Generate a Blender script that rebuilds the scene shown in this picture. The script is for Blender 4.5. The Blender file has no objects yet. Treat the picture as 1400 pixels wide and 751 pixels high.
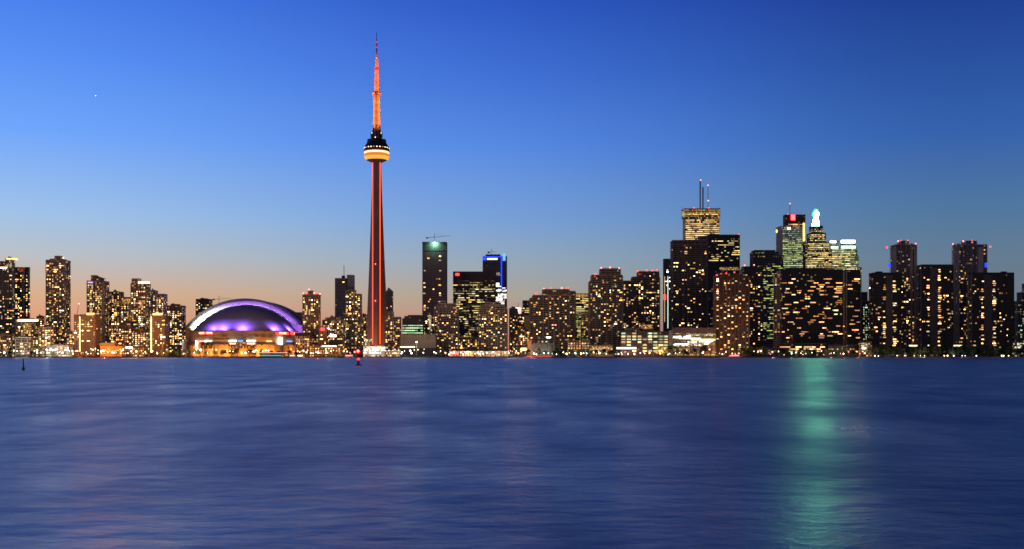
import bpy, bmesh, math, random
from mathutils import Vector
R = math.radians
rnd = random.Random(7)
S = bpy.context.scene
C = S.collection

# ------------------------------------------------------------------ camera
F, CH, HZ, CX = 1600.0, 3.2, 486.0, 700.0          # focal length in photo pixels, eye height, horizon row, centre column
cam = bpy.data.objects.new('camera', bpy.data.cameras.new('camera'))
C.objects.link(cam); S.camera = cam
cam.location = (0, 0, CH); cam.rotation_euler = (R(90), 0, 0)
cam.data.sensor_width = 36; cam.data.lens = F/1400*36
cam.data.shift_y = (HZ-375.5)/1400
cam.data.clip_start = .5; cam.data.clip_end = 90000

# ------------------------------------------------------------------ dusk sky
W = bpy.data.worlds.new('World'); S.world = W; W.use_nodes = True
nt = W.node_tree; N = nt.nodes; L = nt.links
bg = N['Background']
def srgb(r, g, b):
    f = lambda c: c/12.92 if c <= .04045 else ((c+.055)/1.055)**2.4
    return (f(r/255), f(g/255), f(b/255), 1)
geo = N.new('ShaderNodeNewGeometry'); sp = N.new('ShaderNodeSeparateXYZ')
tc = N.new('ShaderNodeTexCoord'); L.new(tc.outputs['Generated'], sp.inputs[0])
def M(op, a, b=None, clamp=False):
    n = N.new('ShaderNodeMath'); n.operation = op; n.use_clamp = clamp
    for i, v in enumerate((a, b)):
        if v is None: continue
        if isinstance(v, (int, float)): n.inputs[i].default_value = v
        else: L.new(v, n.inputs[i])
    return n.outputs[0]
el = M('ARCSINE', sp.outputs['Z'])                  # elevation in radians
t = M('DIVIDE', el, R(40), True)
az = M('ARCTAN2', sp.outputs['X'], sp.outputs['Y']) # 0 = north (view axis), negative = west
def ramp(stops):
    n = N.new('ShaderNodeValToRGB'); cr = n.color_ramp
    cr.interpolation = 'B_SPLINE' if False else 'LINEAR'
    while len(cr.elements) < len(stops): cr.elements.new(.5)
    for e, (deg, c) in zip(cr.elements, stops):
        e.position = deg/40; e.color = srgb(*c)
    L.new(t, n.inputs[0]); return n.outputs[0]
west = ramp([(0, (232, 138, 108)), (1.2, (231, 152, 118)), (2.9, (220, 178, 142)), (4.6, (188, 194, 200)), (6.5, (160, 195, 234)),
             (10.1, (114, 168, 252)), (13.4, (90, 146, 246)), (16.6, (70, 124, 236)), (24, (40, 82, 200)), (32, (24, 52, 150)), (40, (16, 34, 105))])
mid = ramp([(0, (184, 124, 106)), (1.2, (186, 138, 116)), (2.9, (170, 162, 150)), (4.6, (146, 166, 184)), (6.5, (118, 158, 212)),
            (10.1, (84, 135, 224)), (13.4, (62, 110, 210)), (16.6, (45, 88, 192)), (24, (24, 56, 146)), (32, (15, 35, 102)), (40, (10, 22, 74))])
east = ramp([(0, (122, 108, 116)), (1.2, (118, 114, 122)), (2.9, (110, 122, 134)), (4.6, (100, 124, 147)), (6.5, (82, 120, 158)),
             (10.1, (53, 98, 172)), (13.4, (40, 80, 158)), (16.6, (29, 61, 144)), (24, (13, 32, 92)), (32, (9, 22, 64)), (40, (7, 16, 48))])
def blend(a0, a1, ca, cb):
    mr = N.new('ShaderNodeMapRange'); mr.interpolation_type = 'SMOOTHSTEP'
    L.new(az, mr.inputs[0]); mr.inputs[1].default_value = R(a0); mr.inputs[2].default_value = R(a1)
    mx = N.new('ShaderNodeMixRGB'); L.new(mr.outputs[0], mx.inputs[0]); L.new(ca, mx.inputs[1]); L.new(cb, mx.inputs[2])
    return mx
mx = blend(-2, 22, blend(-27, 5, west, mid).outputs[0], east)
# unseen sky behind the viewer (south), tinted warm to shape the light on facades
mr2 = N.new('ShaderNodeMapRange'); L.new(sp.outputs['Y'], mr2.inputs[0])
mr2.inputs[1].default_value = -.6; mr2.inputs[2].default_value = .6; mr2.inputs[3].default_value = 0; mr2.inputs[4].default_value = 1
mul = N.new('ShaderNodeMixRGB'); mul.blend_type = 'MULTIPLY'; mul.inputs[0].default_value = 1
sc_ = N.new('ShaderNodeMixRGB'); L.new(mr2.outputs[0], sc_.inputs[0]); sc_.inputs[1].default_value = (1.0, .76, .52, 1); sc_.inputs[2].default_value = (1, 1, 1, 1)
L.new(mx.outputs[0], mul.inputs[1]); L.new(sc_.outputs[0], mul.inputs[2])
# a faint physical twilight on top (sun below the north-western horizon)
sky = N.new('ShaderNodeTexSky'); sky.sky_type = 'NISHITA'; sky.sun_disc = False
sky.sun_elevation = R(-3.5); sky.sun_rotation = R(-40)
sk = N.new('ShaderNodeMixRGB'); sk.blend_type = 'ADD'; sk.inputs[0].default_value = .006
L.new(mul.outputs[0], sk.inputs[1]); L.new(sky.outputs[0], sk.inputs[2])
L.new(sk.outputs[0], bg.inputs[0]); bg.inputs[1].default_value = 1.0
V = S.view_settings; V.view_transform = 'Standard'; V.look = 'None'; V.exposure = 0; V.gamma = 1
cy = S.cycles; cy.filter_width = 1.6; cy.use_denoising = True; cy.sample_clamp_indirect = 3; cy.max_bounces = 5
cy.diffuse_bounces = 2; cy.glossy_bounces = 3; cy.use_light_tree = True
cy.caustics_reflective = False; cy.caustics_refractive = False

# ------------------------------------------------------------------ helpers
G = 1.6                                            # quay height above the water
def X(px, D): return (px-CX)/F*D
def Z(py, D): return CH+(HZ-py)/F*D

MATS = {}
def newmat(name):
    m = bpy.data.materials.new(name); m.use_nodes = True; MATS[name] = m
    return m, m.node_tree.nodes, m.node_tree.links, m.node_tree.nodes['Principled BSDF']
def surf(name, col, rough=.8, var=.25, scale=.15, metal=0):
    m, n, l, b = newmat(name)
    tcn = n.new('ShaderNodeTexCoord'); no = n.new('ShaderNodeTexNoise'); no.inputs['Scale'].default_value = scale; no.inputs['Detail'].default_value = 5
    l.new(tcn.outputs['Object'], no.inputs['Vector'])
    cr = n.new('ShaderNodeValToRGB')
    cr.color_ramp.elements[0].position = .3; cr.color_ramp.elements[1].position = .7
    cr.color_ramp.elements[0].color = (*[c*(1-var) for c in col], 1); cr.color_ramp.elements[1].color = (*[min(1, c*(1+var)) for c in col], 1)
    l.new(no.outputs['Fac'], cr.inputs[0]); l.new(cr.outputs[0], b.inputs['Base Color'])
    b.inputs['Roughness'].default_value = rough; b.inputs['Metallic'].default_value = metal
    return m
def emit(name, col, s, sampling='NONE'):
    m, n, l, b = newmat(name)
    b.inputs['Base Color'].default_value = (.1, .1, .1, 1)
    b.inputs['Emission Color'].default_value = (*col, 1); b.inputs['Emission Strength'].default_value = s
    m.cycles.emission_sampling = sampling
    return m
def facade(name, wall, glass, frac, cols, strength, cw=3.0, ch=3.0, gx=.12, gz=.22, band=0):
    """curtain of window cells: wall between, glass inside, a share of the rooms lit"""
    m, n, l, b = newmat(name)
    def mm(op, a, bb=None, c=None, clamp=False):
        k = n.new('ShaderNodeMath'); k.operation = op; k.use_clamp = clamp
        for i, v in enumerate((a, bb, c)):
            if v is None: continue
            if isinstance(v, (int, float)): k.inputs[i].default_value = v
            else: l.new(v, k.inputs[i])
        return k.outputs[0]
    tcn = n.new('ShaderNodeTexCoord'); s = n.new('ShaderNodeSeparateXYZ'); l.new(tcn.outputs['Object'], s.inputs[0])
    u = mm('DIVIDE', mm('ADD', mm('ADD', s.outputs[0], s.outputs[1]), 500), cw); v = mm('DIVIDE', mm('ADD', s.outputs[2], 300), ch)
    fu, fv = mm('FLOOR', u), mm('FLOOR', v); ru, rv = mm('FRACT', u), mm('FRACT', v)
    mask = mm('MULTIPLY', mm('MULTIPLY', mm('GREATER_THAN', ru, gx), mm('LESS_THAN', ru, 1-gx)),
              mm('MULTIPLY', mm('GREATER_THAN', rv, gz), mm('LESS_THAN', rv, 1-gz*.6)))
    oi = n.new('ShaderNodeObjectInfo')
    cv = n.new('ShaderNodeCombineXYZ'); l.new(fu, cv.inputs[0]); l.new(fv, cv.inputs[1]); l.new(mm('MULTIPLY', oi.outputs['Random'], 91), cv.inputs[2])
    wn = n.new('ShaderNodeTexWhiteNoise'); l.new(cv.outputs[0], wn.inputs['Vector'])
    thr = frac
    if band:                                        # whole storeys left on
        c2 = n.new('ShaderNodeCombineXYZ'); l.new(fv, c2.inputs[0]); l.new(mm('FLOOR', mm('DIVIDE', fu, 9)), c2.inputs[1]); l.new(mm('MULTIPLY', oi.outputs['Random'], 57), c2.inputs[2])
        w2 = n.new('ShaderNodeTexWhiteNoise'); l.new(c2.outputs[0], w2.inputs['Vector'])
        thr = mm('MULTIPLY_ADD', mm('LESS_THAN', w2.outputs['Value'], band), .75, frac)
    lit = mm('LESS_THAN', wn.outputs['Value'], thr)
    sc = n.new('ShaderNodeSeparateColor'); l.new(wn.outputs['Color'], sc.inputs[0])
    br = mm('MULTIPLY_ADD', mm('POWER', sc.outputs[1], 2.5), .85, .15)
    e = mm('MULTIPLY', mm('MULTIPLY', lit, mask), mm('MULTIPLY', br, strength))
    cr = n.new('ShaderNodeValToRGB'); cr.color_ramp.interpolation = 'CONSTANT'
    while len(cr.color_ramp.elements) < len(cols): cr.color_ramp.elements.new(.5)
    for i, (el_, c) in enumerate(zip(cr.color_ramp.elements, cols)): el_.position = i/len(cols); el_.color = (*c, 1)
    l.new(sc.outputs[2], cr.inputs[0]); l.new(cr.outputs[0], b.inputs['Emission Color']); l.new(e, b.inputs['Emission Strength'])
    mixc = n.new('ShaderNodeMixRGB'); l.new(mask, mixc.inputs[0]); mixc.inputs[1].default_value = (*wall, 1); mixc.inputs[2].default_value = (*glass, 1)
    l.new(mixc.outputs[0], b.inputs['Base Color'])
    l.new(mm('MULTIPLY_ADD', mask, -.62, .82), b.inputs['Roughness'])
    m.cycles.emission_sampling = 'NONE'
    return m

class MB:
    """collects boxes, tubes and lathes into ONE mesh"""
    def __init__(s): s.v, s.f, s.m = [], [], []
    def box(s, x0, x1, y0, y1, z0, z1, m=0):
        k = len(s.v)
        s.v += [(x, y, z) for z in (z0, z1) for x, y in ((x0, y0), (x1, y0), (x1, y1), (x0, y1))]
        s.f += [(k, k+3, k+2, k+1), (k+4, k+5, k+6, k+7)]+[(k+i, k+(i+1) % 4, k+4+(i+1) % 4, k+4+i) for i in range(4)]
        s.m += [m]*6
    def prism(s, poly, z0, z1, m=0, top=None):
        k = len(s.v); n = len(poly); top = top or poly
        s.v += [(x, y, z0) for x, y in poly]+[(x, y, z1) for x, y in top]
        s.f += [tuple(range(k+n-1, k-1, -1)), tuple(range(k+n, k+2*n))]+[(k+i, k+(i+1) % n, k+n+(i+1) % n, k+n+i) for i in range(n)]
        s.m += [m]*(n+2)
    def lathe(s, prof, n=24, x=0, y=0, m=0):
        k = len(s.v)
        for r, z in prof:
            s.v += [(x+r*math.cos(2*math.pi*i/n), y+r*math.sin(2*math.pi*i/n), z) for i in range(n)]
        for j in range(len(prof)-1):
            for i in range(n):
                a = k+j*n+i; b = k+j*n+(i+1) % n
                s.f.append((a, b, b+n, a+n)); s.m.append(m)
        s.f += [tuple(range(k+n-1, k-1, -1)), tuple(range(k+(len(prof)-1)*n, k+len(prof)*n))]; s.m += [m, m]
    def bar(s, a, b, r, n=6, m=0, r2=None):
        a, b = Vector(a), Vector(b); d = (b-a).normalized()
        u = d.orthogonal().normalized(); w = d.cross(u); k = len(s.v); r2 = r if r2 is None else r2
        for p, q in ((a, r), (b, r2)):
            s.v += [tuple(p+u*q*math.cos(2*math.pi*i/n)+w*q*math.sin(2*math.pi*i/n)) for i in range(n)]
        s.f += [tuple(range(k+n-1, k-1, -1)), tuple(range(k+n, k+2*n))]+[(k+i, k+(i+1) % n, k+n+(i+1) % n, k+n+i) for i in range(n)]
        s.m += [m]*(n+2)
    def ball(s, c, r, m=0, n=8):
        s.lathe([(max(.01, r*math.sin(math.pi*j/n)), c[2]-r*math.cos(math.pi*j/n)) for j in range(n+1)], n, c[0], c[1], m)
    def grid(s, rows, m=0):
        k = len(s.v); nc = len(rows[0])
        for r in rows: s.v += [tuple(p) for p in r]
        for i in range(len(rows)-1):
            for j in range(nc-1):
                a = k+i*nc+j; s.f.append((a, a+1, a+nc+1, a+nc)); s.m.append(m)
    def mesh(s, name, mats):
        me = bpy.data.meshes.new(name); me.from_pydata(s.v, [], s.f)
        for mt in mats: me.materials.append(MATS[mt] if isinstance(mt, str) else mt)
        me.polygons.foreach_set('material_index', s.m); me.update()
        return me
    def build(s, name, mats, parent=None, loc=(0, 0, 0), smooth=False):
        if isinstance(mats, str): mats = [mats]
        o = bpy.data.objects.new(name, s.mesh(name, mats)); C.objects.link(o); o.location = loc
        if parent: o.parent = parent
        if smooth:
            o.data.polygons.foreach_set('use_smooth', [True]*len(o.data.polygons))
        return o
def empty(name, label, cat, loc, group=None, kind=None):
    o = bpy.data.objects.new(name, None); C.objects.link(o); o.location = loc; o.empty_display_size = 2
    return tag(o, label, cat, group, kind)
def tag(o, label=None, cat=None, group=None, kind=None):
    if label: o['label'] = label
    if cat: o['category'] = cat
    if group: o['group'] = group
    if kind: o['kind'] = kind
    return o
def copy_tree(o, parent=None):
    c = o.copy(); C.objects.link(c)
    if parent: c.parent = parent
    for ch in list(o.children): copy_tree(ch, c)
    return c
def lamp(parent, loc, col, power, radius=.4, kind='POINT', rot=None, spot=None):
    d = bpy.data.lights.new('lamp_light', kind); d.color = col; d.energy = power
    d.shadow_soft_size = radius
    if spot: d.spot_size = R(spot); d.spot_blend = .5
    o = bpy.data.objects.new('lamp_light', d); C.objects.link(o); o.parent = parent; o.location = loc
    if rot: o.rotation_euler = Vector(rot).to_track_quat('-Z', 'Y').to_euler()   # the direction the lamp faces
    return o

# ------------------------------------------------------------------ materials
for nm, c in dict(w_dark=(.11, .085, .07), w_brown=(.32, .21, .13), w_tan=(.46, .35, .24), w_grey=(.36, .32, .28), w_conc=(.48, .43, .36),
                  w_red=(.17, .1, .06), w_black=(.035, .031, .03), w_green=(.08, .12, .1), w_slate=(.17, .16, .16), w_pale=(.55, .52, .48),
                  w_mid=(.2, .155, .12), w_orange=(.22, .115, .055), w_olive=(.36, .33, .12)).items():
    surf(nm, c, .8, .22, .12)
surf('steel', (.12, .12, .13), .5, .1, .3, .6); surf('red_steel', (.45, .05, .03), .5, .2); surf('white_paint', (.75, .75, .73), .5, .06)
surf('black_paint', (.012, .012, .013), .5, .2); surf('asphalt', (.045, .045, .047), .95, .3, .02); surf('quay_stone', (.16, .14, .12), .9, .4, .08)
surf('roof_membrane', (.62, .6, .62), .75, .08, .03); surf('roof_dark', (.035, .026, .03), .8, .1, .03); surf('roof_mauve', (.38, .31, .33), .8, .1, .03); surf('bark', (.06, .045, .03), .9, .3, 2)
surf('tower_concrete', (.2, .165, .125), .85, .15, .05); surf('mast_white', (.5, .36, .26), .7, .12, .06)
surf('leaf_dark', (.035, .055, .02), .9, .5, .35); surf('leaf_green', (.07, .12, .03), .85, .45, .35); surf('lawn', (.06, .1, .03), .95, .4, .2)
WARM = [(1, .56, .15), (1, .42, .09), (1, .68, .3), (1, .36, .08), (.95, .86, .55), (1, .55, .28), (1, .62, .2)]
YEL = [(1, .72, .25), (1, .62, .17), (1, .84, .42), (.92, .88, .36), (1, .7, .26)]
LIME = [(.72, 1, .2), (.85, 1, .3), (.95, .95, .35)]
GRN = [(.55, .9, .5), (.7, .95, .6), (.95, .9, .5), (.45, .75, .45)]
AMB = [(1, .42, .12), (1, .33, .08), (1, .55, .22), (1, .5, .28), (.9, .7, .25)]
facade('g_condo', (.24, .165, .12), (.05, .045, .045), .24, WARM, 1.3)
facade('g_condo_rich', (.26, .18, .13), (.055, .047, .043), .32, WARM, 1.3)
facade('g_dark', (.09, .07, .06), (.03, .028, .028), .1, WARM, 1.2)
facade('g_black', (.034, .03, .029), (.014, .014, .015), .05, AMB, 1.0)
facade('g_slate', (.13, .13, .125), (.06, .06, .06), .012, WARM, .5, 3, 3.6, .1, .3)
facade('g_off_y', (.1, .08, .06), (.03, .028, .026), .16, YEL, 1.0, 2.6, 3.8, .16, .34, .12)
facade('g_off_dim', (.05, .045, .042), (.02, .02, .02), .07, YEL, .8, 2.4, 3.8, .24, .36, .04)
facade('g_bank', (.1, .08, .06), (.03, .028, .026), .36, YEL, 1.9, 2.6, 3.8, .16, .34, .34)
facade('p_red', (.2, .05, .04), (.1, .03, .02), .8, [(1, .1, .03), (1, .17, .05), (.8, .05, .03)], .9, 1.9, 1.7, .1, .14)
facade('g_pier', (.13, .085, .06), (.02, .018, .018), .13, WARM, 1.3, 2.6, 3.0, .2, .3)
facade('g_lime', (.1, .1, .06), (.04, .045, .03), .2, LIME, .7, 2.4, 3.8, .12, .3, .3)
facade('g_green', (.22, .36, .25), (.1, .17, .12), .78, GRN, .95, 2.6, 3.8, .12, .34, .22)
facade('g_gold', (.3, .22, .12), (.1, .08, .04), .5, [(1, .64, .18), (1, .55, .13), (1, .74, .3)], 1.25, 2.6, 3.9, .12, .34, .4)
facade('g_orange', (.22, .115, .055), (.09, .055, .035), .07, WARM, .9, 3.4, 3.2, .34, .36)
facade('g_street', (.13, .08, .05), (.05, .04, .03), .34, AMB+WARM, 1.8, 3.0, 3.4, .16, .24)
facade('g_glassy', (.3, .3, .28), (.12, .12, .11), .55, [(1, .95, .85), (1, .98, .9), (.9, 1, .95), (1, .85, .6)], 1.8, 3.0, 3.4, .08, .2)
facade('p_amber', (.2, .12, .05), (.1, .06, .03), .85, [(1, .55, .16), (1, .66, .25), (1, .48, .1)], 1.5, 1.9, 1.7, .1, .14)
facade('p_cream', (.2, .16, .1), (.1, .08, .05), .85, [(1, .85, .5), (1, .76, .4), (.95, .95, .6)], 2.0, 2.1, 1.7, .1, .14)
facade('p_white', (.3, .28, .26), (.1, .1, .1), .88, [(1, .95, .85), (1, .98, .95), (1, .85, .62)], 4.5, 2.3, 1.8, .08, .12)
# lit rooms, several colours and brightnesses
PAL = {}
def palette(key, cols, strengths):
    PAL[key] = []
    for i, c in enumerate(cols):
        for j, s_ in enumerate(strengths):
            PAL[key].append('room_%s_%d_%d' % (key, i, j)); emit(PAL[key][-1], c, s_)
palette('warm', WARM, (.9, 2.2, 5.0)); palette('yel', YEL, (.6, 1.1, 2.0)); palette('lime', LIME, (.5, .8, 1.1)); palette('grn', GRN, (.5, .9, 1.5))
palette('amb', AMB, (.6, 1.3, 3.0)); palette('white', [(1, .97, .9), (.9, 1, .95), (1, .9, .75)], (2.5, 4, 7)); palette('gold', [(1, .68, .24), (1, .6, .17)], (.9, 1.4, 2.0))
UNIT = {}
def unit(mat):                                      # one window pane, shared by every window of that light
    if mat not in UNIT:
        b = MB(); b.box(-.5, .5, -.06, .06, -.5, .5); UNIT[mat] = b.mesh('lit_window', [mat])
    return UNIT[mat]
E = {}
for k, (c, s_, smp) in dict(white=((1, .96, .88), 9, 'NONE'), warm=((1, .72, .38), 8, 'NONE'), orange=((1, .42, .1), 6, 'NONE'), red=((1, .03, .03), 5, 'NONE'),
        redsoft=((1, .07, .045), 1.6, 'NONE'), blue=((.012, .05, 1), 2.2, 'NONE'), blueice=((.12, .4, 1), 1.6, 'NONE'), violet=((.35, .12, 1), 5, 'NONE'), cyan=((.5, 1, .9), 6, 'NONE'),
        amber=((1, .55, .15), 2.2, 'NONE'), cream=((1, .85, .55), 2.6, 'NONE'), teal=((.1, .75, .55), 1.0, 'NONE'), strip=((.95, 1, .45), 2.2, 'NONE'), pink=((1, .22, .2), 4, 'NONE'),
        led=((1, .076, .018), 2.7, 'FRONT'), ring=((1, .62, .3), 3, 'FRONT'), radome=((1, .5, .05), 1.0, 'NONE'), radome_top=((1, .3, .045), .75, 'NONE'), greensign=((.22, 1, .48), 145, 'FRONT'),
        greenhead=((.08, 1, .5), 1.1, 'NONE'), paleboard=((.8, 1, .85), 1.6, 'NONE'), emerald=((.5, 1, .8), 14, 'FRONT'), redsign=((1, .03, .03), 12, 'FRONT'), peach=((1, .55, .35), 1.4, 'NONE')).items():
    emit('e_'+k, c, s_, smp)

# ------------------------------------------------------------------ setting
def sheet(name, x0, x1, y0, y1, z, mat):
    b = MB(); b.v = [(x0, y0, z), (x1, y0, z), (x1, y1, z), (x0, y1, z)]; b.f = [(0, 1, 2, 3)]; b.m = [0]
    return tag(b.build(name, mat), kind='structure')
m, n, l, b = newmat('lake_water')
b.inputs['Base Color'].default_value = (.0002, .1, .24, 1); b.inputs['IOR'].default_value = 1.85; b.inputs['Roughness'].default_value = .45
tcn = n.new('ShaderNodeTexCoord')
def noise(sx, sy, det, rough=.5):
    mp = n.new('ShaderNodeMapping'); mp.inputs['Scale'].default_value = (sx, sy, 1); l.new(tcn.outputs['Object'], mp.inputs[0])
    k = n.new('ShaderNodeTexNoise'); k.inputs['Scale'].default_value = 1; k.inputs['Detail'].default_value = det; k.inputs['Roughness'].default_value = rough
    l.new(mp.outputs[0], k.inputs['Vector']); return k.outputs['Fac']
h1 = noise(.55, .7, 7, .55); h2 = noise(.16, .07, 8, .6); h3 = noise(.004, .012, 3)
rr = n.new('ShaderNodeMapRange'); l.new(h2, rr.inputs[0]); rr.inputs[1].default_value = .3; rr.inputs[2].default_value = .7; rr.inputs[3].default_value = .26; rr.inputs[4].default_value = .45
l.new(rr.outputs[0], b.inputs['Roughness'])
bp = n.new('ShaderNodeBump'); bp.inputs['Strength'].default_value = 1; bp.inputs['Distance'].default_value = .095; l.new(h1, bp.inputs['Height'])
l.new(bp.outputs[0], b.inputs['Normal'])
SH = 1600                                           # the shoreline's distance
sheet('water', -9000, 9000, -400, 30000, 0, 'lake_water')
sheet('ground', -12000, 12000, SH+3, 40000, G, 'asphalt')
b = MB(); b.box(-4000, 4000, SH, SH+3, -2, G+.12)
tag(b.build('quay_edge', 'quay_stone'), kind='structure')
b = MB(); b.box(X(1120, SH), 1500, SH-9, SH-.01, -2, .9)
tag(b.build('seawall_ledge', 'w_conc'), kind='structure')
for nm, x0, x1 in (('lawn', 60, 98), ('lawn', 226, 305)):
    sheet(nm, X(x0, SH+20), X(x1, SH+20), SH+6, SH+38, G+.006, 'lawn')

# ------------------------------------------------------------------ buildings
def span(x0, x1, D, d):
    """footprint of a grid-aligned box whose silhouette runs from column x0 to column x1"""
    while True:
        a = X(x0, D if x0 <= CX else D+d); c = X(x1, D+d if x1 < CX else D)
        if c-a >= .68*(x1-x0)/F*D or d < 5: return a, c, d
        d *= .85
def frame_block(b, a, c, y0, y1, z0, z1, style, fh, bay):
    """slab edges, piers and fins standing proud of the facade of one block"""
    nf = max(1, int((z1-z0)/fh))
    if style in ('condo', 'grid', 'balcony'):
        p = {'condo': .55, 'grid': .5, 'balcony': 1.3}[style]; th = {'condo': .5, 'grid': .6, 'balcony': .8}[style]
        for k in range(1, nf+1):
            z = z0+k*fh
            if z < z1-.6: b.box(a-p, c+p, y0-p, y1+p, z-th/2, z+th/2)
    if style == 'office':
        for k in range(1, nf+1):
            z = z0+k*fh
            if z < z1-.8: b.box(a-.22, c+.22, y0-.22, y1+.22, z-.55, z+.55)
    if style in ('pier', 'grid', 'office', 'condo', 'balcony'):
        w, p = {'pier': (1.7, 1.0), 'grid': (.55, .62), 'office': (.28, .36), 'condo': (1.0, .7), 'balcony': (.5, 1.42)}[style]
        step = bay if style != 'condo' else bay*3
        if style == 'balcony': step = bay*2
        nb = max(1, round((c-a)/step))
        for i in range(nb+1):
            x = a+(c-a)*i/nb
            b.box(x-w/2, x+w/2, y0-p, y0+.1, z0, z1-.3)
        ns = max(1, round((y1-y0)/step))
        for i in range(1, ns):
            y = y0+(y1-y0)*i/ns
            for xs in ((a-p, a+.1), (c-.1, c+p)): b.box(xs[0], xs[1], y-w/2, y+w/2, z0, z1-.3)
def building(name, label, blocks, D, d=22, style='condo', wall='w_brown', glass='g_condo', n=40, pal='warm', fh=3.0, bay=3.6, mode='spots',
             wy=None, ext=(), beacons=(), cat='building', group=None, plant=True, ww=None, side=.16, cols=None):
    x0 = min(q[0] for q in blocks); x1 = max(q[1] for q in blocks)
    ox = (X(x0, D)+X(x1, D))/2
    root = empty(name, label, cat, (ox, D, G), group)
    fac, frm = MB(), MB(); spans, pars = [], []
    for i, q in enumerate(blocks):
        ins = .9*i; Df = D+ins; a, c, dd = span(q[0], q[1], Df, d-2*ins if d-2*ins > 6 else 6)
        a -= ox; c -= ox; zt = Z(q[2], D)-G; zb = Z(q[3], D)-G if len(q) > 3 else 0
        fac.box(a, c, ins, ins+dd, zb, zt); frame_block(frm, a, c, ins, ins+dd, zb, zt, style, fh, bay)
        pr = MB(); pars.append((zt, pr))
        pr.box(a-.35, c+.35, ins-.35, ins+.25, zt-.5, zt+.9); pr.box(a-.35, c+.35, ins+dd-.25, ins+dd+.35, zt-.5, zt+.9)
        pr.box(a-.35, a+.25, ins+.26, ins+dd-.26, zt-.5, zt+.9); pr.box(c-.25, c+.35, ins+.26, ins+dd-.26, zt-.5, zt+.9)
        spans.append((a, c, ins, dd, zb, zt))
    facade_o = fac.build('facade', glass, root)
    if frm.v: frm.build('frame', wall, root)
    roofs = [(z_, p_.build('roof_parapet', wall, root)) for z_, p_ in pars]; roof_o = max(roofs, key=lambda q: q[0])[1]
    if plant:
        a, c, ins, dd, zb, zt = max(spans, key=lambda q: q[5]); b = MB(); w = c-a
        p0 = a+w*rnd.uniform(.12, .3); p1 = a+w*rnd.uniform(.55, .85)
        b.box(p0, p1, ins+dd*.3, ins+dd*.8, zt, zt+rnd.uniform(2.0, 3.4)); b.box(p0+w*.08, p0+w*.2, ins+dd*.35, ins+dd*.6, zt+2, zt+rnd.uniform(3.5, 4.6))
        b.build('roof_plant', wall, roof_o)
    # lit rooms
    top = min(q[2] for q in blocks)
    ylo, yhi = wy if wy else (top+5, 479)
    zlo, zhi = Z(yhi, D)-G, Z(ylo, D)-G
    used = set(); made = 0; tries = 0
    wts = [(q[1]-q[0])*max(1, min(q[5], zhi)-max(q[4], zlo)) for q in spans]
    while made < min(n, 100) and tries < n*14:
        tries += 1
        i = rnd.choices(range(len(spans)), wts)[0]; a, c, ins, dd, zb, zt = spans[i]
        f0 = max(1, math.ceil((max(zlo, zb)-zb)/fh)); f1 = int((min(zhi, zt-1.5)-zb)/fh)-1
        if f1 < f0: continue
        k = rnd.randint(f0, f1); z = zb+(k+.5)*fh
        onside = rnd.random() < side
        ln = dd if onside else c-a
        nb = max(1, int(ln/bay)); j = rnd.randrange(nb)
        wdt = bay*(rnd.uniform(*ww) if ww else rnd.choice((.32, .4, .45, .5, .62, 1.1))) if mode == 'spots' else bay*rnd.choice((1, 1, 2, 2, 3, 4, 6))*.9
        wdt = min(wdt, ln*.92); pos = ln*(j+.5)/nb
        pos = min(max(pos, wdt/2+.3), ln-wdt/2-.3)
        if cols and not onside:
            cpx = rnd.choice(cols); pos = X(cpx[0]+rnd.uniform(-1, 1)*cpx[1], D+ins)-ox-a
            if not wdt/2 < pos < ln-wdt/2: continue
            if cpx[1] < 2: wdt = bay*rnd.choice((.7, .9, 1.2))
        key = (i, onside, k, int(pos/bay/(1 if mode == 'spots' else 1.5)))
        if key in used: continue
        # keep clear of the storey in front of a nearer block
        xx = a+pos
        if not onside and any(j2 < i and q[0] < xx < q[1] and q[5] > z > q[4] for j2, q in enumerate(spans)): continue
        used.add(key); made += 1
        mat = rnd.choice(PAL[pal])
        o = bpy.data.objects.new('lit_window', unit(mat)); C.objects.link(o); o.parent = facade_o
        hgt = fh*(rnd.uniform(.38, .56) if mode == 'spots' else rnd.uniform(.3, .42))
        o.scale = (wdt, 1, hgt)
        if onside:
            xs = c+.07 if x1 < CX else a-.07
            o.location = (xs, ins+pos, z); o.rotation_euler = (0, 0, R(90))
        else: o.location = (xx, ins-.07, z)
    for e in ext:                                   # named extra parts: (name, x0, x1, ytop, ybottom, offset in depth, thickness, material)
        b = MB(); De = D+e[5]
        b.box(X(e[1], De)-ox, X(e[2], De)-ox, e[5], e[5]+e[6], Z(e[4], De)-G, Z(e[3], De)-G)
        b.build(e[0], e[7], roof_o if e[0] in ('mast', 'crown_lamp', 'roof_rim', 'roof_sign', 'work_lamp') else root)
    for q in beacons:
        De = D+2; b = MB(); x, z = X(q[0], De)-ox, Z(q[1], De)-G
        b.bar((x, 2, z-3.2), (x, 2, z), .12, 5, 0); b.ball((x, 2, z), 1.25 if len(q) < 4 else q[3], 1, 6)
        b.build('beacon', ['steel', 'e_'+(q[2] if len(q) > 2 else 'red')], roof_o)
    return root
B = building
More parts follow.
